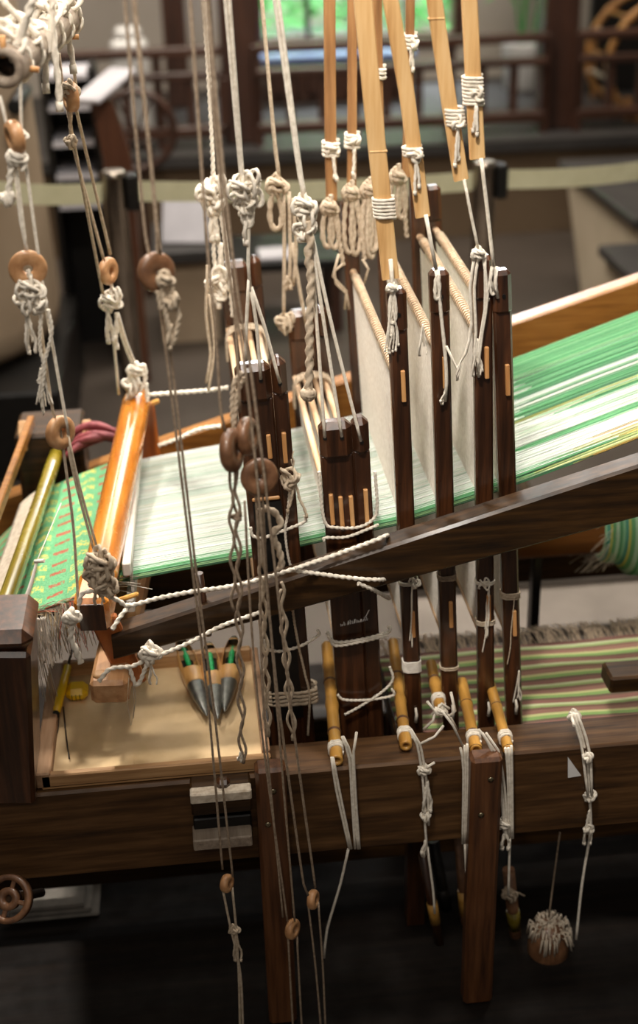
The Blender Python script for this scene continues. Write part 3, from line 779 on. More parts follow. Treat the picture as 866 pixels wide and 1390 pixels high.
# ---------------------------------------------------------------- heddle shafts
FY, BY = 1.70, 2.20
def heddles(x, zt, zb, parent, y0=1.745, y1=2.165, n=130, off=(.004, -.004), tilt=0.0):
    m = MB(); g = random.Random(int(x * 1000)); r = .00045
    for o_ in off:
        for i in range(n):
            y = y0 + (y1 - y0) * i / (n - 1) + g.uniform(-.0006, .0006)
            zm = wz(x) + g.uniform(-.003, .003)
            m.tube([(x + o_, y, zt), (x + tilt * (zt - zm), y, zm), (x + o_ + tilt * (zt - zb), y, zb)], r, 3, cap=False)
    m.build('heddle_threads', M['string'], parent, kind='stuff')
def slim_shaft(xt, yt, xb, zbar, label, ord_, caney):
    p = at(xt, yt, Y=FY); q = at(xb, 985, Y=FY); bx_, bz = q.x, .43
    top, bot = V((p.x, FY, p.z)), V((bx_, FY, bz)); d = (bot - top).normalized()
    T = thing('heddle_shaft', label, 'heddle shaft', (bx_, (FY + BY) / 2, .43), 'slim heddle shafts')
    # front post: thicker rounded head, slimmer stem
    W = .0255
    def post(Y, mat, lift=0):
        t0, b0 = top + V((0, Y - FY, 0)), bot + V((0, Y - FY, 0))
        m = MB(); hd = t0 + d * .058
        m.beam(t0 + d * .050, b0, .016, W, up=(1, 0, 0), ch=.003); st_ = m
        st_.beam(t0, t0 + d * .062, .024, W + .001, up=(1, 0, 0), ch=.006)
        return m.build('post', mat, T)
    fp = post(FY, M['dark_z']); post(BY, M['dark_z'])
    # peg wedge on the front face
    u = V((0, -.010, 0))
    for k, (f0, L) in enumerate(((.115 + .006 * ord_, .046), (.50 + .01 * ord_, .045))):
        c0 = top + d * f0 + u + V((.0035, 0, 0)); MB().beam(c0, c0 + d * L, .006, .006, up=(1, 0, 0), ch=.001).build('peg', M['peg'], fp)
    h = top + d * .034 + V((.001, -.0128, 0)); MB().lathe([(.0026, 0), (.0026, .001)], h, (0, -1, 0), 10).build('cord_hole', M['black'], fp)
    # top rod with thread winding, bottom rod
    kk = (top.z - zbar) / (top.z - bot.z); X = top.x + (bot.x - top.x) * kk
    rod = MB().tube([(X, FY + .006, zbar), (X, BY - .004, zbar + .012)], .0062, 10).build('top_rod', M['rod'], T)
    m = MB(); pp = []
    for i in range(0, 46 * 8):
        t = i / (46 * 8); a = 2 * math.pi * i / 8
        pp.append(V((X + math.cos(a) * .0072, FY + .05 + (BY - FY - .09) * t, zbar + .001 + .012 * t + math.sin(a) * .0072)))
    m.tube(pp, .0011, 5); m.build('thread_winding', M['cord_old'], rod)
    kk = (top.z - .60) / (top.z - bot.z); X2 = top.x + (bot.x - top.x) * kk
    MB().tube([(X2, FY + .006, .60), (X2, BY - .004, .60)], .006, 10).build('bottom_rod', M['rod'], T)
    heddles(X, zbar, .602, T, tilt=(X2 - X) / (zbar - .602))
    return T, top, bot, d
SH = []
for i, (xt, yt, xb, zb, lab) in enumerate((
        (537, 390, 563, 1.035, 'slim dark heddle shaft nearest the wide posts, leftmost of four'),
        (595, 365, 612, 1.070, 'slim dark heddle shaft second from the left of four'),
        (654, 345, 660, 1.090, 'slim dark heddle shaft draped with long loose string, third of four'),
        (679, 365, 698, 1.100, 'slim dark heddle shaft rightmost of four, next to green warp'))):
    SH.append(slim_shaft(xt, yt, xb, zb, lab, i, 0))
# strings tied round the slim posts (parts of their shafts)
def band(T, top, d, f, W, D, turns, r, mat='cord', knot=None, tails=0):
    m = MB(); c = top + d * f
    m.wrap(c, d, (1, 0, 0), (0, 1, 0), W / 2, D / 2, turns, r * 2.1, r, int(f * 1000))
    if knot: m.knot(c + V((knot, -D / 2 - r, 0)), .016, r, int(f * 999), 2)
    if tails: m.tails(c + V((.004, -D / 2 - r * 2, 0)), .12, tails, r * .7, .006, int(f * 77), .002)
    return m.build('lashing', M[mat], T)
T, top, bot, d = SH[0]
band(T, top, d, .452, .0255, .018, 2, .0016, 'cord', .009, 2); band(T, top, d, .60, .0255, .018, 8, .0012, 'string')
T, top, bot, d = SH[1]
band(T, top, d, .470, .0255, .018, 4, .0011, 'cord_grey'); band(T, top, d, .63, .0255, .018, 2, .0014, 'cord_old')
T, top, bot, d = SH[2]
band(T, top, d, .50, .0255, .018, 2, .0014, 'cord', -.004, 6); band(T, top, d, .57, .0255, .018, 3, .0014, 'cord_old')
T, top, bot, d = SH[3]
band(T, top, d, .505, .0255, .018, 4, .0014, 'cord_old', .0, 1)
m = MB(); m.tails(bot - d * .12 + V((.008, -.012, 0)), .065, 4, .0012, .005, 5); m.build('string_end', M['cord'], T)
# small rag ties at the feet
for T, top, bot, d in SH:
    m = MB(); c = bot - d * .065 + V((.002, -.010, 0)); m.tube([c, c + V((.001, -.004, -.01)), c + V((.0, -.004, -.024))], .0024, 7, rf=lambda t: .7 + .6 * t); m.build('rag_tie', M['cord'], T)

def wide_shaft(xt, yt, xb, split, zrod, label, holes, pegs, slant):
    p = at(xt, yt, Y=FY); q = at(xb, 985, Y=FY)
    top, bot = V((p.x, FY, p.z)), V((q.x, FY, .40)); d = (bot - top).normalized()
    T = thing('heddle_shaft', label, 'heddle shaft', (q.x, (FY + BY) / 2, .40), 'wide heddle shafts')
    W = .070; xs0, xs1, xs2 = -W / 2, -W / 2 + W * split, W / 2
    sdv = V((1, 0, slant)).normalized()
    for Y, mat, kind in ((FY, 'dark_z', 'front'), (BY, 'dark_z', 'rear')):
        for (a, b, z) in ((xs0, xs1 - .0001, 0), (xs1 + .0001, xs2, .004)):
            wv = b - a; c0 = top + V((0, Y - FY, 0)) + sdv * ((a + b) / 2) + V((0, 0, z)); c1 = bot + V((0, Y - FY, 0)) + V(((a + b) / 2, 0, 0))
            dd = (c1 - c0).normalized()
            m = MB(); m.beam(c0 + dd * .05, c1, .016, wv, up=(1, 0, 0), ch=.0025)
            m.beam(c0, c0 + dd * .058, .030, wv, up=(1, 0, 0), ch=.009)
            o = m.build('post', M[mat], T)
            if kind == 'front': fo = o
    for hx, hy in holes:
        MB().lathe([(.003, 0), (.003, .001)], at(hx, hy, Y=FY - .0155), (0, -1, 0), 10).build('cord_hole', M['black'], T)
    for px_, py0, py1 in pegs:
        a, b = at(px_, py0, Y=FY - .011), at(px_ + 3, py1, Y=FY - .011)
        MB().beam(a, b, .006, .0062, up=(1, 0, 0), ch=.001).build('peg', M['peg'], T)
    kk = (top.z - zrod) / (top.z - bot.z); X = top.x + (bot.x - top.x) * kk
    for k in range(4):
        x = X - .026 + .0165 * k
        MB().tube([(x, FY + .006, zrod + .002 * k), (x - .004, BY - .004, zrod + .012)], .0052, 9).build('top_rod', M['rod'], T)
        heddles(x, zrod, .60, T, n=70, off=(.003, -.003), tilt=(bot.x - top.x) / (top.z - bot.z))
        MB().tube([(x + .01, FY + .006, .60), (x + .01, BY - .004, .60)], .005, 8).build('bottom_rod', M['rod'], T)
    m = MB()                                                   # white cord looped over the rear rod ends
    for k in range(3):
        y = BY - .03 - .01 * k
        m.rope([(X - .036, y, zrod - .03), (X - .034, y, zrod + .01), (X - .02, y + .004, zrod + .024), (X + .016, y + .004, zrod + .024), (X + .03, y, zrod + .01), (X + .032, y, zrod - .03)], .0022)
    m.build('rod_tie', M['cord_old'], T)
    return T, top, bot, d, W
A1 = wide_shaft(352, 490, 398, .70, .945, 'wide dark wooden heddle shaft behind the hanging wooden rings', ((354, 516), (380, 521)), ((364, 590, 622), (385, 587, 628)), .08)
A2 = wide_shaft(465, 569, 492, .66, .85, 'wide dark wooden heddle shaft with three cord holes and four pegs', ((441, 595), (464, 594), (491, 600)), ((449, 671, 712), (462, 674, 716), (476, 673, 714), (496, 664, 716)), .0)
def cordpart(T, name, pts, Y, r=.0022, mat='cord', twisted=True):
    return MB().rope(line(pts, Y), r, twisted).build(name, M[mat], T)
T = A2[0]
cordpart(T, 'lashing', [(433, 640), (437, 690), (443, 712), (455, 716), (485, 716), (505, 706), (512, 690), (509, 640)], 1.682, .0022)
cordpart(T, 'lashing', [(440, 735), (442, 730), (470, 729), (500, 718), (514, 712)], 1.682, .0022)
cordpart(T, 'lashing', [(444, 858), (449, 868), (462, 872), (495, 867), (527, 858), (528, 850)], 1.682, .0024)
cordpart(T, 'lashing', [(446, 862), (455, 876), (490, 871), (527, 862)], 1.681, .0024)
cordpart(T, 'lashing', [(458, 943), (468, 950), (500, 950), (533, 944), (532, 935)], 1.682, .0020)
cordpart(T, 'lashing', [(468, 970), (490, 958), (520, 938), (533, 922), (529, 905)], 1.682, .0020)
sc = MB(); g = random.Random(4)
x = 463
while x < 500:
    h = g.uniform(2, 6); sc.beam(at(x, 850 - (x - 463) * .22, Y=1.6905), at(x + g.uniform(-1, 2), 850 - h - (x - 463) * .22, Y=1.6905), .0006, g.uniform(.0006, .0014), up=(1, 0, 0), ch=0); x += g.uniform(1.2, 3.0)
sc.beam(at(496, 838, Y=1.6905), at(501, 828, Y=1.6905), .0006, .0012, up=(1, 0, 0), ch=0)
sc.build('chalk_scribble', M['paper'], T)
T = A1[0]
cordpart(T, 'lashing', [(340, 716), (343, 727), (356, 730), (380, 722), (412, 709), (414, 700)], 1.682, .0022)
cordpart(T, 'lashing', [(394, 655), (390, 700), (387, 722), (392, 760), (400, 780)], 1.681, .0018)
cordpart(T, 'lashing', [(358, 868), (362, 880), (380, 884), (410, 876), (432, 862), (431, 855)], 1.682, .0022)
cordpart(T, 'lashing', [(400, 780), (397, 822), (404, 870), (414, 915), (420, 945), (418, 998)], 1.681, .0018, 'cord_old')
m = MB(); m.wrap((A1[2].x - .002, FY, .535), A1[3], (1, 0, 0), (0, 1, 0), .037, .010, 4, .007, .003, 3); m.build('lashing', M['cord_old'], T)
m = MB(); m.knot(at(392, 650, Y=1.68), .030, .0026, 31, 2); m.tails(at(400, 655, Y=1.678), .055, 2, .002, .018, 6); m.tails(at(398, 640, Y=1.678), .03, 2, .0008, .01, 8, dirv=(.2, 0, 1)); m.build('cord_bow', M['cord_old'], T)
# plaque on the left board of the first wide shaft
MB().beam(at(342, 679, Y=1.688), at(380, 675, Y=1.688), .004, .006).build('copper_strip', M['peg'], T)
m = MB(); m.extrude([at(343, 683, Y=1.6895), at(381, 679, Y=1.6895), at(412, 972, Y=1.6895), at(372, 978, Y=1.6895)], (0, -.003, 0)); m.build('black_facing', M['black'], T)

# bamboo canes lying on the rail below the shafts
def cane(x0, y0, x1, y1, label, r=.0095):
    a, b = at(x0, y0, Z=.512), at(x1, y1, Z=.512); dv = (b - a).normalized(); a = a - dv * .03
    t = thing('bamboo_cane', label, 'cane', a, 'bamboo canes resting on the front rail')
    n = 30; L = (b - a).length; m = MB()
    m.tube([a.lerp(b, i / n) for i in range(n + 1)], r, 16, cap=False, rf=lambda t: 1 + .12 * (min(abs(t * L - k) for k in (.06, .17, .27, .37)) < .006))
    for f_ in (.35, .78):
        MB().lathe([(r * 1.0, -.003), (r * 1.14, -.001), (r * 1.14, .001), (r * 1.0, .003)], a.lerp(b, f_), dv, 16, caps=False).build('node', M['turned_dark'], t)
    # hollow front end
    m.lathe([(r, 0), (r * .98, .0015), (r * .5, .0015), (r * .45, -.012)], b, dv, 16, caps=False)
    m.build('culm', M['cane'], t)
    MB().lathe([(r * .47, -.011), (r * .1, -.011)], b, dv, 12).build('bore', M['black'], t)
    w_ = MB(); w_.wrap(b - dv * .028, dv, V((0, 0, 1)).cross(dv), (0, 0, 1), r * .8, r * .8, 3, .005, .0022, int(x0)); w_.build('cord_wrap', M['cord'], t)
    return b
c1 = cane(445, 890, 457, 1032, 'short bamboo cane on the rail left of the wide posted shaft')
c2 = cane(535, 885, 551, 1012, 'bamboo cane on the rail under the leftmost slim shaft', .0088)
c3 = cane(588, 915, 598, 965, 'short dark-mouthed bamboo cane behind the rail, second shaft', .0088)
c4 = cane(630, 940, 646, 1017, 'bamboo cane on the rail under the third slim shaft', .0088)
c5 = cane(670, 945, 690, 1017, 'rightmost bamboo cane on the rail', .0082)

# ---------------------------------------------------------------- bamboo strips above the shafts
def strip(pts, Y, w, label, group, wrap_at, mat='bamboo', node=None, r=.0022, kn=True):
    P = smooth_pts(line(pts, Y), .03); t = thing('bamboo_strip', label, 'bamboo strip', P[-1], group)
    wid = w; m = MB()
    n = len(P)
    up0 = V((1, 0, 0))
    vs = []; fs = []
    for i, p in enumerate(P):
        tv = (P[min(i + 1, n - 1)] - P[max(i - 1, 0)]).normalized(); sd = (up0 - tv * up0.dot(tv)).normalized(); nv = tv.cross(sd)
        ww = wid / 2; th = .0042; e = .0012
        for a, b in ((-ww, -th + e), (-ww + e, -th), (ww - e, -th), (ww, -th + e), (ww, th - e), (ww - e, th), (-ww + e, th), (-ww, th - e)):
            vs.append(p + sd * a + nv * b)
    for i in range(n - 1):
        for k in range(8): fs.append((i * 8 + k, i * 8 + (k + 1) % 8, i * 8 + 8 + (k + 1) % 8, i * 8 + 8 + k))
    fs += [tuple(range(7, -1, -1)), tuple((n - 1) * 8 + k for k in range(8))]
    m.add(vs, fs); body = m.build('strip', M[mat], t)
    if node:
        c = at(*node, Y=Y); ax_ = (P[-1] - P[0]).normalized()
        MB().beam(c - V((wid / 2 + .0006, 0, 0)), c + V((wid / 2 + .0006, 0, 0)), .0100, .003, ch=.001).build('node_ridge', M[mat], body)
    for (wx, wy, turns, tail) in wrap_at:
        c = at(wx, wy, Y=Y); ax_ = (P[-1] - P[0]).normalized()
        m = MB(); m.wrap(c, ax_, (1, 0, 0), (0, 1, 0), wid / 2, .0045, turns, r * 2.05, r, int(wx))
        if tail: m.knot(c + V((wid * .2, -.008, -.004)), .02, r, int(wx) + 1, 1); m.tails(c + V((wid * .15, -.009, -turns * r)), tail, 2, r * .9, .006, int(wx) + 2, .001)
        m.build('cord_wrap', M['cord'], t)
    return t
GF, GR = 'front bamboo lifting strips', 'rear bamboo lifting strips'
strip([(489, -40), (500, 80), (518, 260), (530, 378)], FY, .0225, 'pale bamboo strip with tidy cord band above the leftmost slim shaft', GF, ((521, 281, 6, 0),), node=(513, 205))
strip([(523, -40), (537, 40), (555, 150), (574, 294)], FY, .0190, 'long bamboo strip hanging to the middle, above the second slim shaft', GF, ((560, 205, 3, .05),))
strip([(584, -40), (598, 60), (613, 160), (626, 244)], FY, .0190, 'bamboo strip with ragged knot above the third slim shaft', GF, ((617, 158, 5, .05),), node=(592, 25))
strip([(635, -40), (640, 60), (644, 140), (648, 215)], FY, .0195, 'rightmost bamboo strip with thick cord wrap', GF, ((642, 122, 8, .035),))
strip([(447, -40), (448, 120), (450, 272)], 2.2, .0185, 'rear bamboo strip with cord band, leftmost of the back row', GR, ((449, 201, 4, .04),), 'bamboo_rear', r=.003)
strip([(478, -40), (478, 120), (477, 262)], 2.2, .0150, 'rear bamboo strip, second of the back row', GR, ((478, 190, 4, .05),), 'bamboo_rear', r=.003)
strip([(511, -40), (512, 60), (515, 200)], 2.2, .0165, 'rear bamboo strip behind the pale front strip, third of the back row', GR, ((513, 98, 3, .0),), 'bamboo_rear', r=.003)
strip([(557, -40), (556, 60), (551, 240)], 2.2, .0140, 'rear bamboo strip with high cord knot, rightmost of the back row', GR, ((556, 56, 4, .04),), 'bamboo_rear', r=.003)

# ---------------------------------------------------------------- cords
def cord(label, runs, Y, r=.0025, mat='cord', knots=(), tails=(), loops=(), twisted=False, group=None, name='cotton_rope', seed=1):
    """runs: list of pixel polylines (optionally (polyline, Y)); one thing with run, knot and tail parts"""
    m = MB(); first = None
    for rn in runs:
        yy = Y; pts = rn
        if isinstance(rn, tuple): pts, yy = rn
        m.rope(line(pts, yy), r, twisted)
    t = m.build(name, M[mat]); tag(t, label, 'rope', group)
    for i, k in enumerate(knots):
        yy = k[3] if len(k) > 3 else (Y if isinstance(Y, (int, float)) else Y[-1])
        MB().knot(at(k[0], k[1], Y=yy), k[2], max(r * 1.05, .0022), seed + i, 3).build('knot', M[mat], t)
    for i, k in enumerate(tails):
        yy = k[5] if len(k) > 5 else (Y if isinstance(Y, (int, float)) else Y[-1])
        MB().tails(at(k[0], k[1], Y=yy), k[2], k[3], k[4], .010, seed + i * 7, .003).build('tail', M[mat], t)
    for i, k in enumerate(loops):
        yy = k[5] if len(k) > 5 else (Y if isinstance(Y, (int, float)) else Y[-1])
        MB().loop(at(k[0], k[1], Y=yy), k[2], k[3], k[4], seed + i, .3 * i).build('loop', M[mat], t)
    return t
def ring(label, x, y, Y, R, mat='turned', face=(0, -1, 0), hole=.30, thick=.010, group='turned wooden cord rings'):
    c = at(x, y, Y=Y); m = MB(); h = R * hole
    pr = [(h, -thick * .35), (h * 1.25, -thick * .55), (R * .85, -thick * .5), (R * .97, -thick * .3), (R, 0), (R * .97, thick * .3), (R * .85, thick * .5), (h * 1.25, thick * .55), (h, thick * .35), (h, -thick * .35)]
    m.lathe(pr, c, face, 32, caps=False)
    return tag(m.build('wooden_ring', M[mat], base=c), label, 'ring', group)

# left: roller, rings and cords of the beater suspension
LA, LB = at(6, 92, Y=1.60), at(92, 22, Y=2.0)
RO = thing('hanging_roller', 'grey wooden roller bound with knotted cords at the top left', 'roller', (LA + LB) / 2)
dv = (LB - LA).normalized()
m = MB(); m.tube([LA.lerp(LB, i / 10) for i in range(11)], .0215, 20, cap=False, rf=lambda t: 1.0 if t > .12 else 1.08)
m.lathe([(.0232, 0), (.021, -.004), (.013, -.004), (.012, .02)], LA, dv, 20, caps=False); m.build('pole', M['grey_pole'], RO)
MB().lathe([(.0125, .018), (.002, .018)], LA, dv, 14).build('bore', M['dark_y'], RO)
for (x0, y0, x1, y1, Y) in ((3, 48, 5, 78, 1.60), (26, 91, 53, 95, 1.63), (84, 50, 107, 50, 1.95)):
    MB().tube([at(x0, y0, Y=Y), at(x1, y1, Y=Y)], .0036, 8).build('peg', M['peg'], RO)
for k in range(6):
    t = .10 + .85 * k / 5; c = LA.lerp(LB, t)
    MB().wrap(c, dv, dv.cross(V((0, 0, 1))), (0, 0, 1), .0175, .0175, 2, .006, .0034, k).build('binding', M['cord'], RO)
    if k != 2: MB().knot(c + V((0, -.01, .024)), .042, .0036, 40 + k, 2).build('knot', M['cord'], RO)
for (x, y, L, Y) in ((61, 72, .06, 1.78), (70, 20, .13, 1.75), (92, 42, .05, 1.92), (40, 68, .025, 1.66)):
    MB().tails(at(x, y, Y=Y), L, 1, .0042, .004, int(x), .001).build('cord_end', M['cord'], RO)
for pts, Y, r in (([(-10, -12), (10, 8), (28, 24)], 1.66, .0035), ([(48, -10), (36, 25), (24, 60)], 1.62, .0045), ([(72, -10), (70, 20), (68, 40)], 1.75, .004), ([(100, -10), (92, 8), (84, 30)], 1.9, .004)):
    MB().rope(line(pts, Y), r).build('support_cord', M['cord'], RO)

LG = 'beater suspension cords'
cord('white cord pair from the roller down through the two left rings', [[(27, 78), (28, 130), (29, 178), (32, 200), (60, 400), (93, 590)], [(0, 130), (8, 165), (18, 195), (26, 260), (37, 350)], [(18, 205), (28, 300), (40, 352)]], 1.60, .0022, 'cord', group=LG, knots=((29, 183, .014),))
ring('thick edge-on wooden ring high at the left edge', 20, 186, 1.60, .020, face=(.93, .35, .1), thick=.015)
cord('stubby twisted cord tail below the edge-on left ring', [[(22, 212), (15, 228), (13, 250), (10, 272)], [(22, 210), (32, 220), (31, 232)]], 1.595, .0036, 'cord', twisted=True, knots=((24, 214, .018), (12, 272, .012)))
ring('round wooden ring with open hole facing the viewer at upper left', 38, 365, 1.60, .0235, face=(.1, -1, -.05), hole=.26)
cord('ragged white cord knot hanging under the round left ring', [[(38, 366), (42, 380), (46, 395)], [(56, 420), (54, 470), (60, 500), (56, 540)], [(65, 420), (70, 450), (62, 485), (52, 520)]], 1.588, .0022, 'cord', knots=((44, 393, .032), (38, 415, .026), (50, 412, .02)), tails=((36, 420, .06, 4, .0018), (55, 500, .065, 8, .0010)), twisted=True)
ring('tilted wooden ring on the cords above the green brocade', 82, 587, 1.60, .0225, face=(.72, -.68, .05), thick=.014)
cord('white cord pair running from the tilted ring to the beater front end', [[(55, 440), (72, 560), (82, 585), (90, 640), (100, 720), (107, 830)], [(92, 590), (108, 660), (132, 745)], [(90, 596), (104, 660), (127, 745)]], (1.60, 1.595), .0020, 'cord_old', group=LG)
# rear suspension
cord('cord pair from the roller rear end down to the small upper ring', [[(80, 72), (85, 118), (92, 135)], [(97, 70), (103, 118), (98, 135)]], 2.0, .0026, 'cord_old', group=LG)
ring('small edge-on wooden ring below the roller rear end', 96, 131, 2.0, .022, face=(.95, .3, 0), thick=.016)
cord('long slanting cords from the small upper ring to the rear ring', [[(92, 150), (140, 400)], [(96, 150), (100, 200), (143, 360)], [(102, 142), (120, 220), (150, 345)]], (2.0, 2.15), .0026, 'cord_old', knots=((97, 122, .024, 1.99), (98, 195, .016, 2.0)), group=LG)
ring('oval-looking wooden ring on the rear beater cords', 147, 368, 2.15, .023, face=(.85, -.5, 0), thick=.014)
cord('knotted white cord cluster under the rear beater ring', [[(150, 380), (153, 400), (152, 420)], [(148, 430), (155, 470), (161, 535)], [(160, 425), (172, 465), (186, 500)], [(157, 425), (168, 465), (182, 500)]], (2.15, 2.2), .0026, 'cord', knots=((152, 410, .034, 2.15), (157, 405, .026, 2.15)), tails=((146, 420, .06, 3, .0028, 2.15), (158, 425, .06, 2, .0026, 2.15)))
cord('cord bound round the rear end of the amber beater bar', [[(176, 545), (183, 520), (186, 500), (196, 497), (197, 515), (190, 530), (175, 535), (172, 548)], [(198, 520), (200, 545)]], 2.19, .0035, 'cord', knots=((186, 503, .026, 2.19), (182, 527, .03, 2.19)), twisted=True)
cord('aged cord wound in a lump round the front of the beater bar', [[(140, 745), (150, 760), (152, 790), (146, 810)], [(132, 755), (125, 775), (135, 800), (150, 806)]], 1.575, .0030, 'cord_old', knots=((138, 762, .036), (142, 775, .036), (132, 780, .03), (148, 795, .024)), tails=((130, 790, .04, 6, .0012),), twisted=True)
cord('thick twisted rope from the beater end along the side beam', [[(107, 822), (112, 806), (130, 803), (160, 815), (175, 822), (215, 812), (262, 803), (300, 798), (340, 790), (400, 772)], ([(400, 772), (450, 755), (500, 737), (520, 729), (526, 727), (524, 730)], (1.60, 1.62, 1.622, 1.625, 1.66, 1.70)), [(152, 855), (165, 835), (178, 820)]], (1.57, 1.60), .0030, 'cord', twisted=True, name='tension_rope')
cord('twisted cord end hanging beside the beater front block', [[(104, 830), (98, 850), (97, 868), (104, 885), (110, 900)]], 1.57, .0042, 'cord', twisted=True, knots=((99, 838, .018),))
cord('lower twisted rope from the beater bottom bar to the first wide shaft', [([(134, 925), (150, 908), (180, 904), (205, 892), (225, 886), (262, 870), (300, 850), (345, 834), (364, 828), (395, 822), (430, 813), (438, 812)], (1.575, 1.58, 1.585, 1.59, 1.59, 1.60, 1.605, 1.615, 1.64, 1.672, 1.68, 1.70)), [(175, 905), (186, 930), (200, 900)]], 1.585, .0029, 'cord', twisted=True, knots=((207, 886, .028, 1.59), (204, 893, .022, 1.59)), tails=((205, 900, .04, 3, .0012, 1.59),), name='tension_rope')
cord('white cord crossing over the side beam to the four-peg shaft', [([(396, 774), (440, 780), (480, 785), (514, 787), (526, 786), (524, 784)], (1.605, 1.61, 1.612, 1.615, 1.65, 1.70)), ([(486, 792), (505, 800), (522, 809), (528, 812)], (1.61, 1.62, 1.65, 1.70))], 1.612, .0028, 'cord', twisted=True)
cord('rear white twisted cord crossing behind the beater', [[(200, 536), (240, 533), (280, 530), (310, 526)], [(215, 605), (240, 596), (270, 583), (300, 578)]], 2.2, .0035, 'cord', twisted=True)

# middle left: grey-brown working cords in front of the rail
FYC = 1.46; GC = 'taut brown working cords'
cord('brown cord pair from above to the dark upper ring', [[(168, -20), (186, 200), (202, 345), (206, 372)], [(178, -20), (202, 200), (214, 345), (222, 372)], [(181, -20), (206, 230), (218, 350)]], FYC, .0019, 'cord_grey', group=GC)
ring('dark round wooden ring on the brown cords, left of the wide shafts', 212, 369, FYC, .0225, 'turned_dark', face=(.45, -.88, .1), hole=.13, thick=.013)
cord('pale twisted cord loop tied under the dark upper ring', [[(216, 372), (224, 368), (232, 380), (236, 410), (243, 430), (236, 465)], [(218, 385), (226, 430), (234, 468)], [(214, 395), (218, 420)]], FYC - .012, .0026, 'cord_old', twisted=True, tails=((232, 440, .03, 2, .0022),), knots=((226, 380, .016), (235, 412, .016)))
cord('brown cord pair from the dark upper ring down to the small low ring', [[(213, 385), (228, 500), (262, 780), (282, 950), (302, 1180)], [(218, 385), (234, 500), (268, 790), (290, 960), (316, 1190)]], FYC, .0017, 'cord_grey', group=GC)
ring('small pale wooden ring hanging low, leftmost in front of the rail', 308, 1199, FYC, .0135, face=(.85, -.5, .1), thick=.011)
cord('cord tail with knot under the leftmost low ring', [[(302, 1205), (312, 1255), (326, 1320), (330, 1400)], [(315, 1205), (320, 1255), (324, 1320), (326, 1400)]], FYC, .0019, 'cord_old', knots=((319, 1262, .014),), tails=((320, 1265, .06, 3, .0016),))
cord('brown cord hanging to the pair of bead rings', [[(257, -20), (276, 260), (292, 440), (300, 560), (308, 595)], [(284, -20), (300, 250), (318, 420), (326, 560)]], FYC, .0018, 'cord_grey', group=GC)
ring('brown edge-on wooden ring, left of the bead pair', 315, 611, FYC, .027, 'turned_dark', face=(.92, -.38, .1), thick=.015)
ring('brown edge-on wooden ring, right of the bead pair', 336, 592, FYC + .02, .024, 'turned_dark', face=(.92, -.38, .1), thick=.015)
cord('pale green knotted cord tail beside the bead rings', [[(328, 505), (318, 520), (315, 555), (318, 590)], [(332, 512), (322, 535), (318, 575)]], FYC + .03, .0028, 'cord_old', twisted=True)
m = MB()
for k, (dx, ph) in enumerate(((0, 0), (5, 1.6), (-4, 3.1))):
    pts = [(318 + dx * .6 + 10 * t + (1.2 + 2.2 * (t > .05)) * math.sin(t * 46 + ph), 636 + 400 * t) for t in [i / 60 for i in range(61)]]
    if k == 2: pts = [(p[0] - 3, p[1]) for p in pts[:30]]
    m.rope(line(pts, FYC - .003 * k), .0019, False)
t = m.build('wavy_string', M['cord_grey']); tag(t, 'kinked wavy cord strands hanging below the left bead ring', 'cord')
MB().knot(at(322, 702, Y=FYC), .012, .002, 5, 2).build('knot', M['cord_grey'], t)
MB().tails(at(327, 1020, Y=FYC), .02, 3, .0016, .006, 3).build('tail', M['cord'], t)
cord('brown cords passing over the large dark ring', [[(274, -20), (300, 260), (330, 480), (348, 640), (356, 730), (372, 900), (384, 1000), (412, 1200), (418, 1215)], [(280, -20), (306, 260), (340, 500), (358, 640), (372, 760), (398, 985), (428, 1205)]], FYC - .015, .0018, 'cord_grey', group=GC)
ring('large round dark ring facing the viewer before the first wide shaft', 352, 647, FYC, .0235, 'turned_dark', face=(.1, -1, .2), hole=.16)
cord('slim brown cords running down to the lowest middle ring', [[(346, 655), (352, 760), (358, 960), (384, 1245)], [(332, 680), (342, 860), (356, 1000), (390, 1250)], [(356, 660), (362, 780), (376, 960), (400, 1250)]], FYC, .0016, 'cord_grey', group=GC)
ring('small pale wooden ring hanging lowest of the three', 397, 1261, FYC, .0155, face=(.8, -.58, .1), thick=.011)
ring('small pale wooden ring hanging low, rightmost of the three', 425, 1221, FYC, .0145, face=(.9, -.4, .1), thick=.011)
cord('cord pair leaving the lowest ring downwards', [[(391, 1270), (394, 1330), (398, 1400)], [(403, 1270), (406, 1330), (410, 1400)]], FYC, .0016, 'cord_grey', group=GC)
cord('cord pair leaving the rightmost low ring downwards', [[(418, 1225), (428, 1310), (436, 1400)], [(432, 1225), (438, 1310), (442, 1400)]], FYC, .0016, 'cord_grey', group=GC)
m = MB()
for k in range(2):
    pts = [(352 + 10 * t + 3.2 * math.sin(t * 40 + k * 2.6) + 3 * k, 690 + 310 * t) for t in [i / 50 for i in range(51)]]
    m.rope(line(pts, FYC + .02), .0022, False)
t = m.build('wavy_string', M['cord_old']); tag(t, 'pale crimped cord strands below the large dark ring', 'cord')
m = MB(); m.rope(line([(358, 690), (372, 695), (381, 712), (370, 725), (378, 745), (382, 765), (376, 775)], FYC + .02), .004); m.build('twist', M['cord_old'], t)
m = MB(); pts = [(382 + 18 * t + 3 * math.sin(t * 30), 790 + 215 * t) for t in [i / 40 for i in range(41)]]; m.rope(line(pts, FYC + .03), .0022, False)
pts = [(380 + 14 * t + 3 * math.sin(t * 30 + 2.5), 800 + 195 * t) for t in [i / 40 for i in range(41)]]; m.rope(line(pts, FYC + .03), .0018, False)
tag(m.build('wavy_string', M['cord_old']), 'wavy cord strand hanging before the black-faced wide shaft', 'cord')

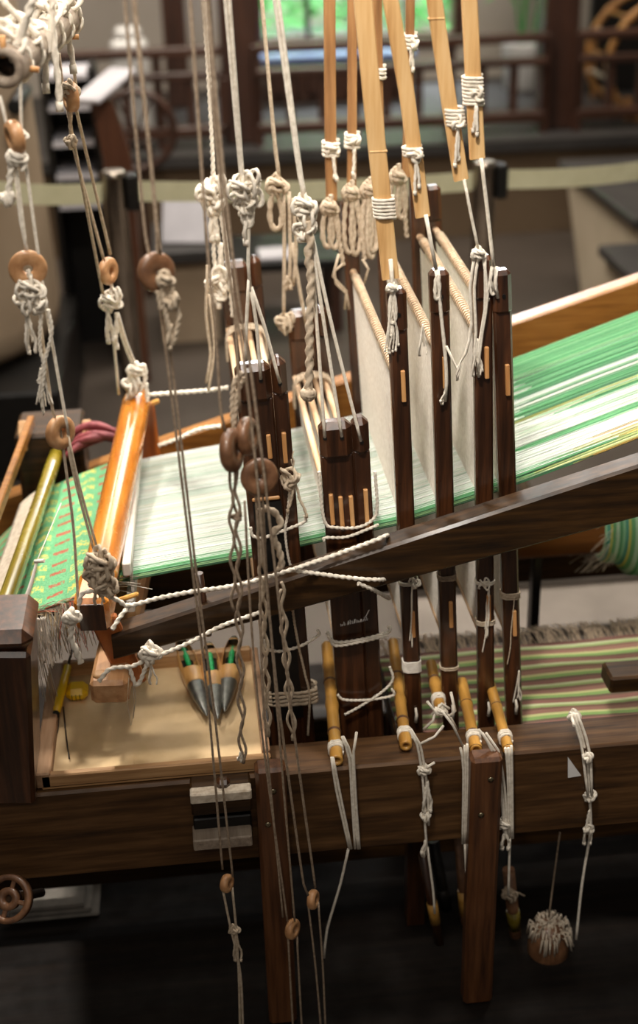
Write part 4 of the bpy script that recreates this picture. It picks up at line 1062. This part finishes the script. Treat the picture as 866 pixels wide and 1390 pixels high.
# white knotted cords above the wide shafts
GW = 'white knotted lifting cords'
cord('white cord with big loose knot above the first wide shaft', [[(304, -20), (318, 140), (328, 245)], [(310, -20), (322, 140), (330, 248)], [(338, 285), (337, 360), (340, 395)], [(340, 390), (348, 440), (354, 515)], [(341, 390), (358, 440), (380, 520)], [(338, 380), (334, 450), (334, 490)]], FY - .015, .0024, 'cord', knots=((330, 258, .034), (340, 256, .034), (334, 275, .026)), loops=((335, 270, .035, .016, .003), (350, 258, .02, .014, .003)), tails=((336, 280, .05, 2, .003),), group=GW)
cord('cord with rope loop tied to the rear of the second wide shaft', [[(354, -20), (366, 120), (379, 242)], [(385, 260), (386, 340), (385, 430)], [(392, 260), (394, 330), (393, 390)], [(398, 270), (402, 340), (398, 388)], [(396, 330), (408, 400), (416, 440)]], 2.18, .0032, 'cord_old', knots=((378, 252, .034), (390, 442, .032), (386, 436, .024)), loops=((373, 258, .065, .026, .0045),), tails=((390, 375, .02, 3, .003),), group=GW)
cord('white cord with thick knot and twisted tail above the four-peg shaft', [[(370, -20), (392, 140), (412, 268)], [(376, -20), (396, 140), (414, 268)], [(420, 320), (430, 440), (441, 594)], [(422, 320), (440, 440), (464, 593)], [(424, 320), (450, 440), (490, 599)]], FY - .015, .0024, 'cord', knots=((415, 280, .030), (419, 296, .030), (414, 310, .026)), group=GW)
cord('thick twisted rope tail hanging before the second wide shaft', [[(416, 300), (421, 330), (418, 345), (422, 380), (420, 440), (420, 500), (418, 533)]], FY - .022, .0052, 'cord_old', twisted=True, knots=((419, 535, .012),))
cord('frayed white rope cluster tied to the rear of the first wide shaft', [[(276, -20), (284, 120), (290, 250)], [(290, 285), (298, 340), (302, 400)], [(298, 285), (306, 330), (312, 390), (316, 430)], [(294, 290), (290, 340), (296, 390)]], 2.18, .0034, 'cord', knots=((284, 262, .036), (296, 258, .034), (290, 275, .032), (300, 382, .036), (298, 398, .030)), tails=((288, 285, .05, 3, .004), (300, 330, .08, 3, .004), (298, 395, .025, 3, .004)), twisted=True, group=GW)
cord('slack pale cord hanging left of the first wide shaft rear post', [[(282, 360), (280, 430), (286, 480), (280, 520)], [(284, 400), (291, 470), (283, 530)]], 2.15, .0026, 'cord_old')
# rear ropes under the bamboo strips
GRR = 'rope hanks below the rear bamboo strips'
def hank(label, x, y, L, n, x2, y2):
    cord(label, [[(x, y - 18), (x + 1, y)], [(x + 2, y), ((x + x2) / 2 + 2, (y + y2) / 2), (x2, y2)]], 2.19, .0036, 'cord_old', knots=((x, y, .026),), loops=tuple((x + dx, y, L * (1 - .12 * abs(dx) / 5), .022, .0042) for dx in ([-5, 4, 0][:n])), twisted=True, group=GRR)
hank('rope hank with small loop below the leftmost rear bamboo strip', 449, 282, .075, 2, 466, 360)
hank('rope hank below the second rear bamboo strip', 478, 262, .115, 2, 495, 352)
hank('dense rope hank behind the pale front bamboo strip', 503, 258, .115, 3, 530, 350)
hank('slim rope loop hanging below the rightmost rear bamboo strip', 541, 240, .075, 2, 552, 322)
cord('loose cord curl at the rear ends of the first slim shafts', [[(466, 358), (454, 368), (456, 385), (470, 398), (474, 420)], [(492, 352), (500, 365), (494, 385)], [(460, 345), (452, 375), (470, 395), (468, 420)]], 2.15, .0024, 'cord_old')
# front strings from bamboo strips to slim shafts
GS = 'strings from bamboo strips to shafts'
cord('string tuft tying the leftmost slim shaft to its bamboo strip', [[(530, 352), (532, 380), (533, 395)]], FY - .014, .0028, 'cord', tails=((532, 390, .10, 9, .0013),), loops=((533, 395, .045, .012, .0022),), group=GS, knots=((533, 391, .012),))
cord('string tying the second slim shaft to its bamboo strip', [[(578, 292), (585, 330), (592, 366)], [(592, 366), (595, 385), (598, 408)], [(594, 366), (598, 420), (604, 480), (606, 520), (604, 545)]], FY - .014, .0026, 'cord', tails=((574, 440, .05, 4, .0011), (604, 530, .02, 3, .0013)), loops=((594, 372, .035, .008, .0024),), group=GS)
cord('long loose looped string draped over the third slim shaft', [[(630, 244), (640, 295), (650, 342)], [(645, 345), (638, 390), (640, 440), (632, 480), (620, 500), (606, 470)], [(650, 345), (644, 390), (646, 450), (642, 500)], [(655, 345), (662, 400), (655, 450), (648, 505)], [(658, 345), (658, 420), (650, 470), (650, 512)]], FY - .016, .0020, 'cord', tails=((648, 460, .06, 7, .0012), (625, 490, .03, 4, .0009)), knots=((651, 345, .018),), group=GS)
cord('string tying the rightmost slim shaft to its bamboo strip', [[(653, 215), (662, 290), (670, 362)], [(668, 362), (665, 380), (673, 398)], [(674, 362), (672, 385), (676, 405)]], FY - .014, .0024, 'cord', loops=((670, 362, .038, .010, .0022),), tails=((667, 370, .04, 2, .0016),), group=GS)

# cord loops hanging from the canes over the rail
GL = 'cord loops over the front rail'
def overrail(label, runs, **k): return cord(label, runs, 1.538, .0020, 'cord', group=GL, **k)
overrail('cord loop from the leftmost cane down over the rail', [[(450, 1028), (456, 1070), (474, 1152)], [(452, 1028), (460, 1070), (477, 1152)], [(466, 1000), (478, 1030), (480, 1090), (486, 1152)], [(464, 1000), (474, 1030), (478, 1090), (482, 1152)], [(484, 994), (480, 1020), (484, 1100), (488, 1152)], [(473, 1152), (462, 1200), (444, 1262), (440, 1300)]])
overrail('knotted cord bundle from the second cane down over the rail', [[(556, 990), (566, 1010), (574, 1060), (577, 1120), (580, 1160)], [(558, 990), (570, 1010), (580, 1070), (582, 1120)], [(570, 1010), (590, 1000), (602, 985)], [(574, 1045), (590, 1035)], [(580, 1150), (588, 1210), (590, 1240)]], knots=((577, 1045, .018), (579, 1110, .014)), tails=((580, 1060, .06, 3, .0022), (578, 1140, .03, 4, .0022)))
overrail('flat cord loop on the rail left of the right brace', [[(625, 1015), (629, 1045), (628, 1145)], [(630, 1012), (632, 1045), (631, 1145)], [(634, 1010), (635, 1045), (634, 1145)], [(600, 965), (615, 985), (628, 1012)], [(631, 1145), (634, 1200), (640, 1240)]])
overrail('knotted cord loop on the rail right of the right brace', [[(655, 995), (672, 1020), (682, 1080), (686, 1130)], [(660, 995), (676, 1018), (686, 1080), (688, 1130)], [(650, 990), (668, 1020), (680, 1080), (684, 1130)]], knots=((686, 1118, .020),), tails=((686, 1125, .04, 3, .0022),))
overrail('straight cord loop from the rightmost cane over the rail', [[(686, 1015), (689, 1045), (691, 1138)], [(690, 1015), (692, 1045), (694, 1138)], [(694, 1012), (695, 1045), (696, 1138)], [(692, 1138), (691, 1180), (690, 1215)]])
cord('knotted white cord hanging over the rail at the right', [[(779, 968), (790, 1000), (797, 1030), (800, 1075), (802, 1120), (800, 1140)], [(775, 970), (788, 1005), (793, 1040), (798, 1080)], [(783, 968), (795, 1000), (802, 1035), (803, 1080)], [(776, 972), (779, 985)], [(800, 1140), (790, 1200), (782, 1275)]], (1.56, 1.535), .0022, 'cord', knots=((781, 972, .018, 1.58), (799, 1030, .014, 1.54), (801, 1080, .016, 1.54), (800, 1125, .012, 1.54)), tails=((800, 1100, .07, 4, .0016, 1.54),), group=GL)
cord('white strings lying tangled on the rail between the canes', [[(580, 952), (590, 965), (600, 962), (612, 975), (620, 990)], [(586, 970), (600, 955), (610, 962)], [(575, 990), (588, 978), (592, 960)], [(612, 940), (618, 965), (606, 975)]], 1.615, .0022, 'cord', knots=((600, 965, .016, 1.615),))

# ---------------------------------------------------------------- right: log, wound warp, lower textile
LGc = thing('cloth_roller', 'thick brown log roller with green cloth wound on its right end', 'roller', at(740, 730, Y=2.1))
ya = at(700, 722, Y=2.1); yb = at(826, 722, Y=2.1)
MB().tube([V((.475, 2.12, ya.z - .0)), V((yb.x + .5, 2.12, ya.z))], .060, 28).build('log', M['log'], LGc)
m = MB(); m.lathe([(.062, -.030), (.075, -.024), (.080, -.01), (.078, 0), (.105, .025), (.108, .06), (.112, .30)], (yb.x + .01, 2.12, ya.z), (1, 0, 0), 32); 
m.build('wound_cloth', stripes('wound_warp_stripes', [(0, (90, 150, 104)), (.2, (140, 190, 150)), (.35, (84, 150, 130)), (.5, (196, 190, 90)), (.6, (104, 160, 110)), (.8, (170, 200, 170))], .03, 0), LGc)
m = MB(); g = random.Random(17)
for k in range(150):
    a = g.uniform(0, 6.28); p = V((yb.x + g.uniform(-.005, .01), 2.12 + math.cos(a) * .068, ya.z + math.sin(a) * .068)); d_ = V((-g.uniform(.01, .06), math.cos(a + .5) * .02, math.sin(a + .4) * .02))
    m.tube([p, p + d_ * .5 + V((0, 0, g.uniform(-.01, .01))), p + d_ + V((0, 0, -.01))], .0004, 3, cap=False)
m.build('loose_fibres', M['fuzz'], LGc, kind='stuff')
p = MB(); x = at(714, 800, Y=2.18).x
p.beam((x, 2.12, .031), (x, 2.12, ya.z - .05), .03, .016, up=(1, 0, 0)); p.build('post', M['dark_iron'], LGc)
# lower striped textile with fringe, on a low table
tA, tB = at(505, 885, Z=.42), at(505, 975, Z=.42)
TT = thing('striped_textile', 'multicoloured striped textile with a fringe, lying low behind the rail', 'textile', (.75, 1.85, .41))
m = MB(); nx, ny = 30, 10; vs = []
for i in range(nx + 1):
    for k in range(ny + 1): vs.append((.285 + 1.035 * i / nx, 1.70 + .26 * k / ny, .42 + .002 * math.sin(i * .8 + k)))
m.add(vs, [(i * (ny + 1) + k, (i + 1) * (ny + 1) + k, (i + 1) * (ny + 1) + k + 1, i * (ny + 1) + k + 1) for i in range(nx) for k in range(ny)], True)
o = m.build('cloth', M['striped'], TT); o.modifiers.new('thick', 'SOLIDIFY').thickness = .003
m = MB(); g = random.Random(5)
for k in range(420):
    x = g.uniform(.285, 1.32); m.tube([(x, 1.958, .42), (x + g.uniform(-.006, .006), 1.985, .423), (x + g.uniform(-.02, .012), 2.005 + g.uniform(0, .02), .418)], .0010, 3, cap=False)
m.build('fringe', M['cord_grey'], TT, kind='stuff')
LT = thing('low_stand', 'low dark stand carrying the striped textile', 'stand', (.75, 1.85, 0))
MB().box((.28, 1.69, .385), (1.33, 1.97, .415), .003).build('top', M['dark_x'], LT)
for x in (.31, 1.29):
    for y in (1.72, 1.93): MB().box((x - .015, y - .015, .031), (x + .015, y + .015, .385)).build('leg', M['dark_z'], LT)
e = at(822, 920, Y=1.70)
tag(MB().beam((e.x, 1.70, e.z), (1.3, 1.70, e.z - .01), .05, .030, ch=.004).build('lease_stick', M['dark_x']), 'dark square wooden stick end over the striped textile at right', 'stick')

# ---------------------------------------------------------------- tray with its contents
a, b = at(48, 1044, Y=1.556), at(368, 1032, Y=1.556)
tx0, tx1, ty0, ty1, tz = a.x + .005, b.x, 1.558, 1.85, .503
TR = thing('wooden_tray', 'shallow pale wooden tray resting on the front rail', 'tray', ((tx0 + tx1) / 2, 1.7, tz))
MB().box((tx0 + .01, ty0 + .008, tz), (tx1 - .006, ty1, tz + .006)).build('tray_floor', M['board'], TR)
MB().box((tx0, ty0, tz), (tx1, ty0 + .012, tz + .022), .002).build('rim', M['tray'], TR)
MB().box((tx0, ty0, tz - .002), (tx1 + .002, ty0 + .004, tz + .004), .001).build('rim_lip', M['tray'], TR)
MB().box((tx0 - .008, ty0, tz), (tx0 + .014, ty1, tz + .026), .002).build('rim', M['tray_y'], TR)
MB().box((tx1 - .012, ty0 + .012, tz), (tx1, ty1, tz + .026), .002).build('rim', M['tray_y'], TR)
MB().box((tx0 + .014, ty1 - .012, tz), (tx1 - .012, ty1, tz + .03), .002).build('rim', M['tray'], TR)
MB().box((tx0 + .05, ty0 + .015, tz + .006), (tx0 + .13, ty0 + .05, tz + .009)).build('floor_patch', M['board'], TR)
# three shuttles
def shuttle(x0, y0, x1, y1, label):
    a, b = at(x0, y0, Z=tz + .022), at(x1, y1, Z=tz + .022); L = (b - a).length; dv = (b - a).normalized(); sd = dv.cross(V((0, 0, 1))).normalized()
    T = thing('weaving_shuttle', label, 'shuttle', (a + b) / 2 - V((0, 0, .016)), 'boat shuttles in the tray')
    def hull(t0, t1, n, name, mat, hollow=False):
        m = MB(); vs = []; K = 14
        for i in range(n + 1):
            t = t0 + (t1 - t0) * i / n; q_ = math.sin(math.pi * min(1, max(0, t)) ** .80); wv = .0158 * max(0, q_) ** .75 + .0010; hv = .0140 * max(0, q_) ** .7 + .0010
            c = a + dv * (L * t) + V((0, 0, .003 * abs(2 * t - 1)))
            for k in range(K):
                an = 2 * math.pi * k / K; ca, sa = math.cos(an), math.sin(an)
                vs.append(c + sd * (wv * math.copysign(abs(ca) ** .7, ca)) + V((0, 0, hv * math.copysign(abs(sa) ** .8, sa))))
        fs = [(i * K + k, i * K + (k + 1) % K, i * K + K + (k + 1) % K, i * K + K + k) for i in range(n) for k in range(K)]
        if hollow:       # open a slot in the upper side and line it
            keep = []
            for f in fs:
                i = f[0] // K; k = f[0] % K; t = t0 + (t1 - t0) * (i + .5) / n
                if k in (2, 3, 4) and .10 < t < .46: continue
                keep.append(f)
            fs = keep
        fs += [tuple(range(K - 1, -1, -1)), tuple(n * K + k for k in range(K))]
        m.add(vs, fs, True); return m.build(name, mat, T)
    body = hull(.06, .64, 30, 'hull', M['shuttle'], True)
    hull(0, .07, 6, 'metal_tip', M['shuttle_tip']); hull(.635, 1, 16, 'grey_end', M['shuttle_tip'])
    m = MB(); m.lathe([(.0012, 0), (.0042, .008), (.0050, .03), (.0042, .056), (.0012, .066)], a + dv * (L * .14) + V((0, 0, .004)), dv, 14); m.build('bobbin', M['bobbin'], T)
    m = MB(); 
    m.beam(a + dv * (L * .11) + V((0, 0, -.006)), a + dv * (L * .48) + V((0, 0, -.006)), .020, .004); m.build('slot_floor', M['black'], T)
shuttle(243, 866, 281, 974, 'boat shuttle with green bobbin, leftmost of three in the tray')
shuttle(283, 874, 296, 978, 'boat shuttle with green bobbin, in the middle of three')
shuttle(318, 866, 305, 968, 'boat shuttle with green bobbin, rightmost of three in the tray')
# yellow tape measure, screwdriver, wires
tp = at(104, 938, Z=tz + .018); TM = thing('tape_measure', 'small yellow tape measure at the left of the tray', 'tape measure', tp - V((0, 0, .011)))
m = MB(); m.beam(tp + V((-.016, 0, 0)), tp + V((.018, 0, .0)), .036, .022, ch=.008); m.build('case', M['yellow'], TM)
for k in (-1, 0, 1): MB().beam(tp + V((.006 * k, -.0186, -.005)), tp + V((.006 * k, -.0186, .005)), .001, .0015, ch=0).build('grip_line', M['black'], TM)
m = MB(); m.beam(tp + V((-.017, .006, -.004)), tp + V((-.021, .006, -.004)), .008, .006, ch=.001); m.build('hook', M['wire'], TM)
s0, s1 = at(92, 905, Z=tz + .035), at(76, 968, Z=tz + .022)
SD = thing('screwdriver', 'yellow handled screwdriver leaning in the tray corner', 'screwdriver', s1)
MB().tube([s0, s0.lerp(s1, .5), s1], .0062, 10, rf=lambda t: .8 + .35 * math.sin(math.pi * (.15 + t * .7))).build('handle', M['yellow'], SD)
MB().tube([s0, s0 + (s0 - s1).normalized() * .07], .0022, 8).build('shank', M['wire'], SD)
MB().lathe([(.006, 0), (.006, .006), (.003, .009)], s1, (s1 - s0).normalized(), 10).build('butt_cap', M['black'], SD)
m = MB(); z_ = tz + .010
m.rope([at(86, 960, Z=z_), at(90, 1000, Z=z_), at(94, 1030, Z=z_)], .0012, False); m.rope([at(80, 972, Z=z_), at(79, 990, Z=z_), at(73, 1010, Z=z_)], .0008, False)
tag(m.build('wire_pin', M['wire']), 'thin dark wire pins lying at the left in the tray', 'pin')
cord('thin thread loops dangling from the beater bottom bar', [[(175, 920), (173, 955), (178, 985), (182, 960), (180, 920)], [(182, 920), (184, 950), (181, 975)]], 1.60, .0005, 'cord_old')
pgc = at(275, 815, Y=1.64)
tag(MB().tube([at(270, 778, Y=1.64), at(283, 862, Y=1.64)], .006, 10, rf=lambda t: 1 - .15 * t).build('wooden_pin', M['dark_z']), 'dark upright wooden pin through the ropes above the shuttles', 'pin')

# ---------------------------------------------------------------- under the loom
wc = at(12, 1220, Y=1.48)
WH = thing('turned_pulley', 'brown turned wooden wheel at the lower left corner', 'wheel', wc)
wd = V((-.25, -.75, .62)).normalized()
MB().lathe([(.026, -.006), (.034, -.007), (.034, .007), (.026, .006), (.026, -.006)], wc, wd, 36, caps=False).build('rim', M['turned_dark'], WH)
MB().lathe([(.006, -.006), (.016, -.008), (.016, .006), (.006, .004), (.006, -.006)], wc, wd, 28, caps=False).build('hub', M['turned_dark'], WH)
u = wd.orthogonal().normalized(); v_ = wd.cross(u)
for k in range(4):
    a = k * math.pi / 2 + .4; dr_ = u * math.cos(a) + v_ * math.sin(a); MB().beam(wc + dr_ * .014, wc + dr_ * .028, .007, .006).build('spoke', M['turned_dark'], WH)
MB().tube([wc + wd * -.004, wc - wd * .12], .007, 10).build('axle', M['dark_y'], WH)
# treadles and hanging rods
for i, (x0, y0, x1, y1, Yt, lab) in enumerate((
        (470, 1215, 485, 1330, 1.9, 'dark treadle bar left of the lower rods'), (545, 1210, 560, 1330, 1.95, 'dark treadle bar below the second cane'), (640, 1240, 700, 1340, 1.98, 'dark treadle bar below the right brace'))):
    a, b = at(x0, y0, Y=Yt + .2), at(x1, y1, Y=Yt - .2)
    t = thing('treadle', lab, 'treadle', (a + b) / 2, 'treadles under the loom')
    MB().beam(a + V((0, .2, .05)), b, .035, .03, ch=.004).build('pedal', M['dark_y'], t)
    MB().wrap(b + V((0, .12, .02)), (0, 1, -.2), (1, 0, 0), (0, 0, 1), .018, .016, 4, .006, .003, i).build('cord_wrap', M['cord_old'], t)
def lowrod(x0, y0, x1, y1, Y, label, mat='cane', r=.009, cap='cane'):
    a, b = at(x0, y0, Y=Y), at(x1, y1, Y=Y); t = thing('hanging_rod', label, 'rod', b, 'rods hanging under the loom')
    MB().tube([a, b], r, 12).build('shaft', M[mat], t); MB().tube([a.lerp(b, .42), a.lerp(b, .6)], r * 1.12, 12).build('collar', M[cap], t)
lowrod(574, 1160, 602, 1310, 1.66, 'slim rod with pale collar hanging under the second cane', 'dark_z', .008)
lowrod(588, 1140, 616, 1290, 1.74, 'dark iron rod hanging beside the pale-collared rod', 'dark_iron', .010, 'dark_iron')
lowrod(622, 1130, 636, 1310, 1.70, 'short bamboo rod hanging left of the right brace', 'turned_dark', .008)
lowrod(690, 1180, 704, 1310, 1.66, 'rod with green thread knot hanging right of the right brace', 'turned_dark', .010, 'olive')
lowrod(720, 1200, 735, 1330, 1.78, 'pale-topped rod in the shade, left of the cotton tuft', 'turned_dark', .010, 'turned')
lowrod(742, 1195, 756, 1330, 1.82, 'pale-topped rod in the shade, above the cotton tuft', 'turned_dark', .010, 'turned')
cord('pale green thread knot on the rod right of the brace', [[(682, 1208), (692, 1214), (704, 1212), (712, 1216)]], 1.645, .0016, 'cord_old', knots=((692, 1213, .022), (696, 1218, .018)))
tc_ = at(745, 1268, Y=1.62); TF = thing('cotton_mop', 'ragged cotton tufted bundle hanging at the lower right', 'mop', tc_ - V((0, 0, .06)))
MB().lathe([(.004, .026), (.018, .022), (.03, .005), (.034, -.02), (.036, -.08)], tc_, (0, 0, 1), 24).build('core', M['turned_dark'], TF)
m = MB(); g = random.Random(3)
for k in range(130):
    a = g.uniform(0, 6.28); rr = g.uniform(.0, .03); p = tc_ + V((math.cos(a) * rr, math.sin(a) * rr, .026 - rr * .5)); o2 = V((math.cos(a), math.sin(a), 0))
    m.tube([p, p + o2 * .008 + V((0, 0, g.uniform(0, .01))), p + o2 * g.uniform(.008, .016) + V((0, 0, -g.uniform(.005, .03)))], .0016, 4)
m.build('fibres', M['fuzz'], TF, kind='stuff')
cord('thin brown string running up from the cotton bundle', [[(760, 1130), (752, 1190), (745, 1245)]], 1.62, .0014, 'cord_grey')
# crate on the floor, lower left
bxp = at(70, 1200, Z=0)
cr = thing('floor_crate', 'dark grey wooden crate on the floor under the loom at left', 'crate', (-.27, 2.05, 0))
MB().box((-.29, 2.0, 0), (-.20, 2.12, .10), .004).build('body', M['dark_x'], cr)
MB().box((-.295, 1.995, .10), (-.195, 2.125, .112), .003).build('lid', M['dark_x'], cr)

tag(MB().box((-1.2, 1.2, 0), (1.7, 2.55, .03), .004).build('loom_shade_platform', M['base']), 'low dark platform added for the shade under the loom', 'platform')  # added: its near-black colour stands in for the under-loom shade
fc = thing('lit_floor_patch', 'pale slabs standing in for a lit patch of floor at lower left', 'cloth', (-.33, 1.86, .03))  # stacked pale slabs stand in for floor that catches the light
for k in range(3): MB().box((-.39, 1.80 + .004 * k, .031 + .008 * k), (-.235 - .012 * k, 1.93, .038 + .008 * k), .003).build('patch_slab', M['lit_floor_tone'], fc)
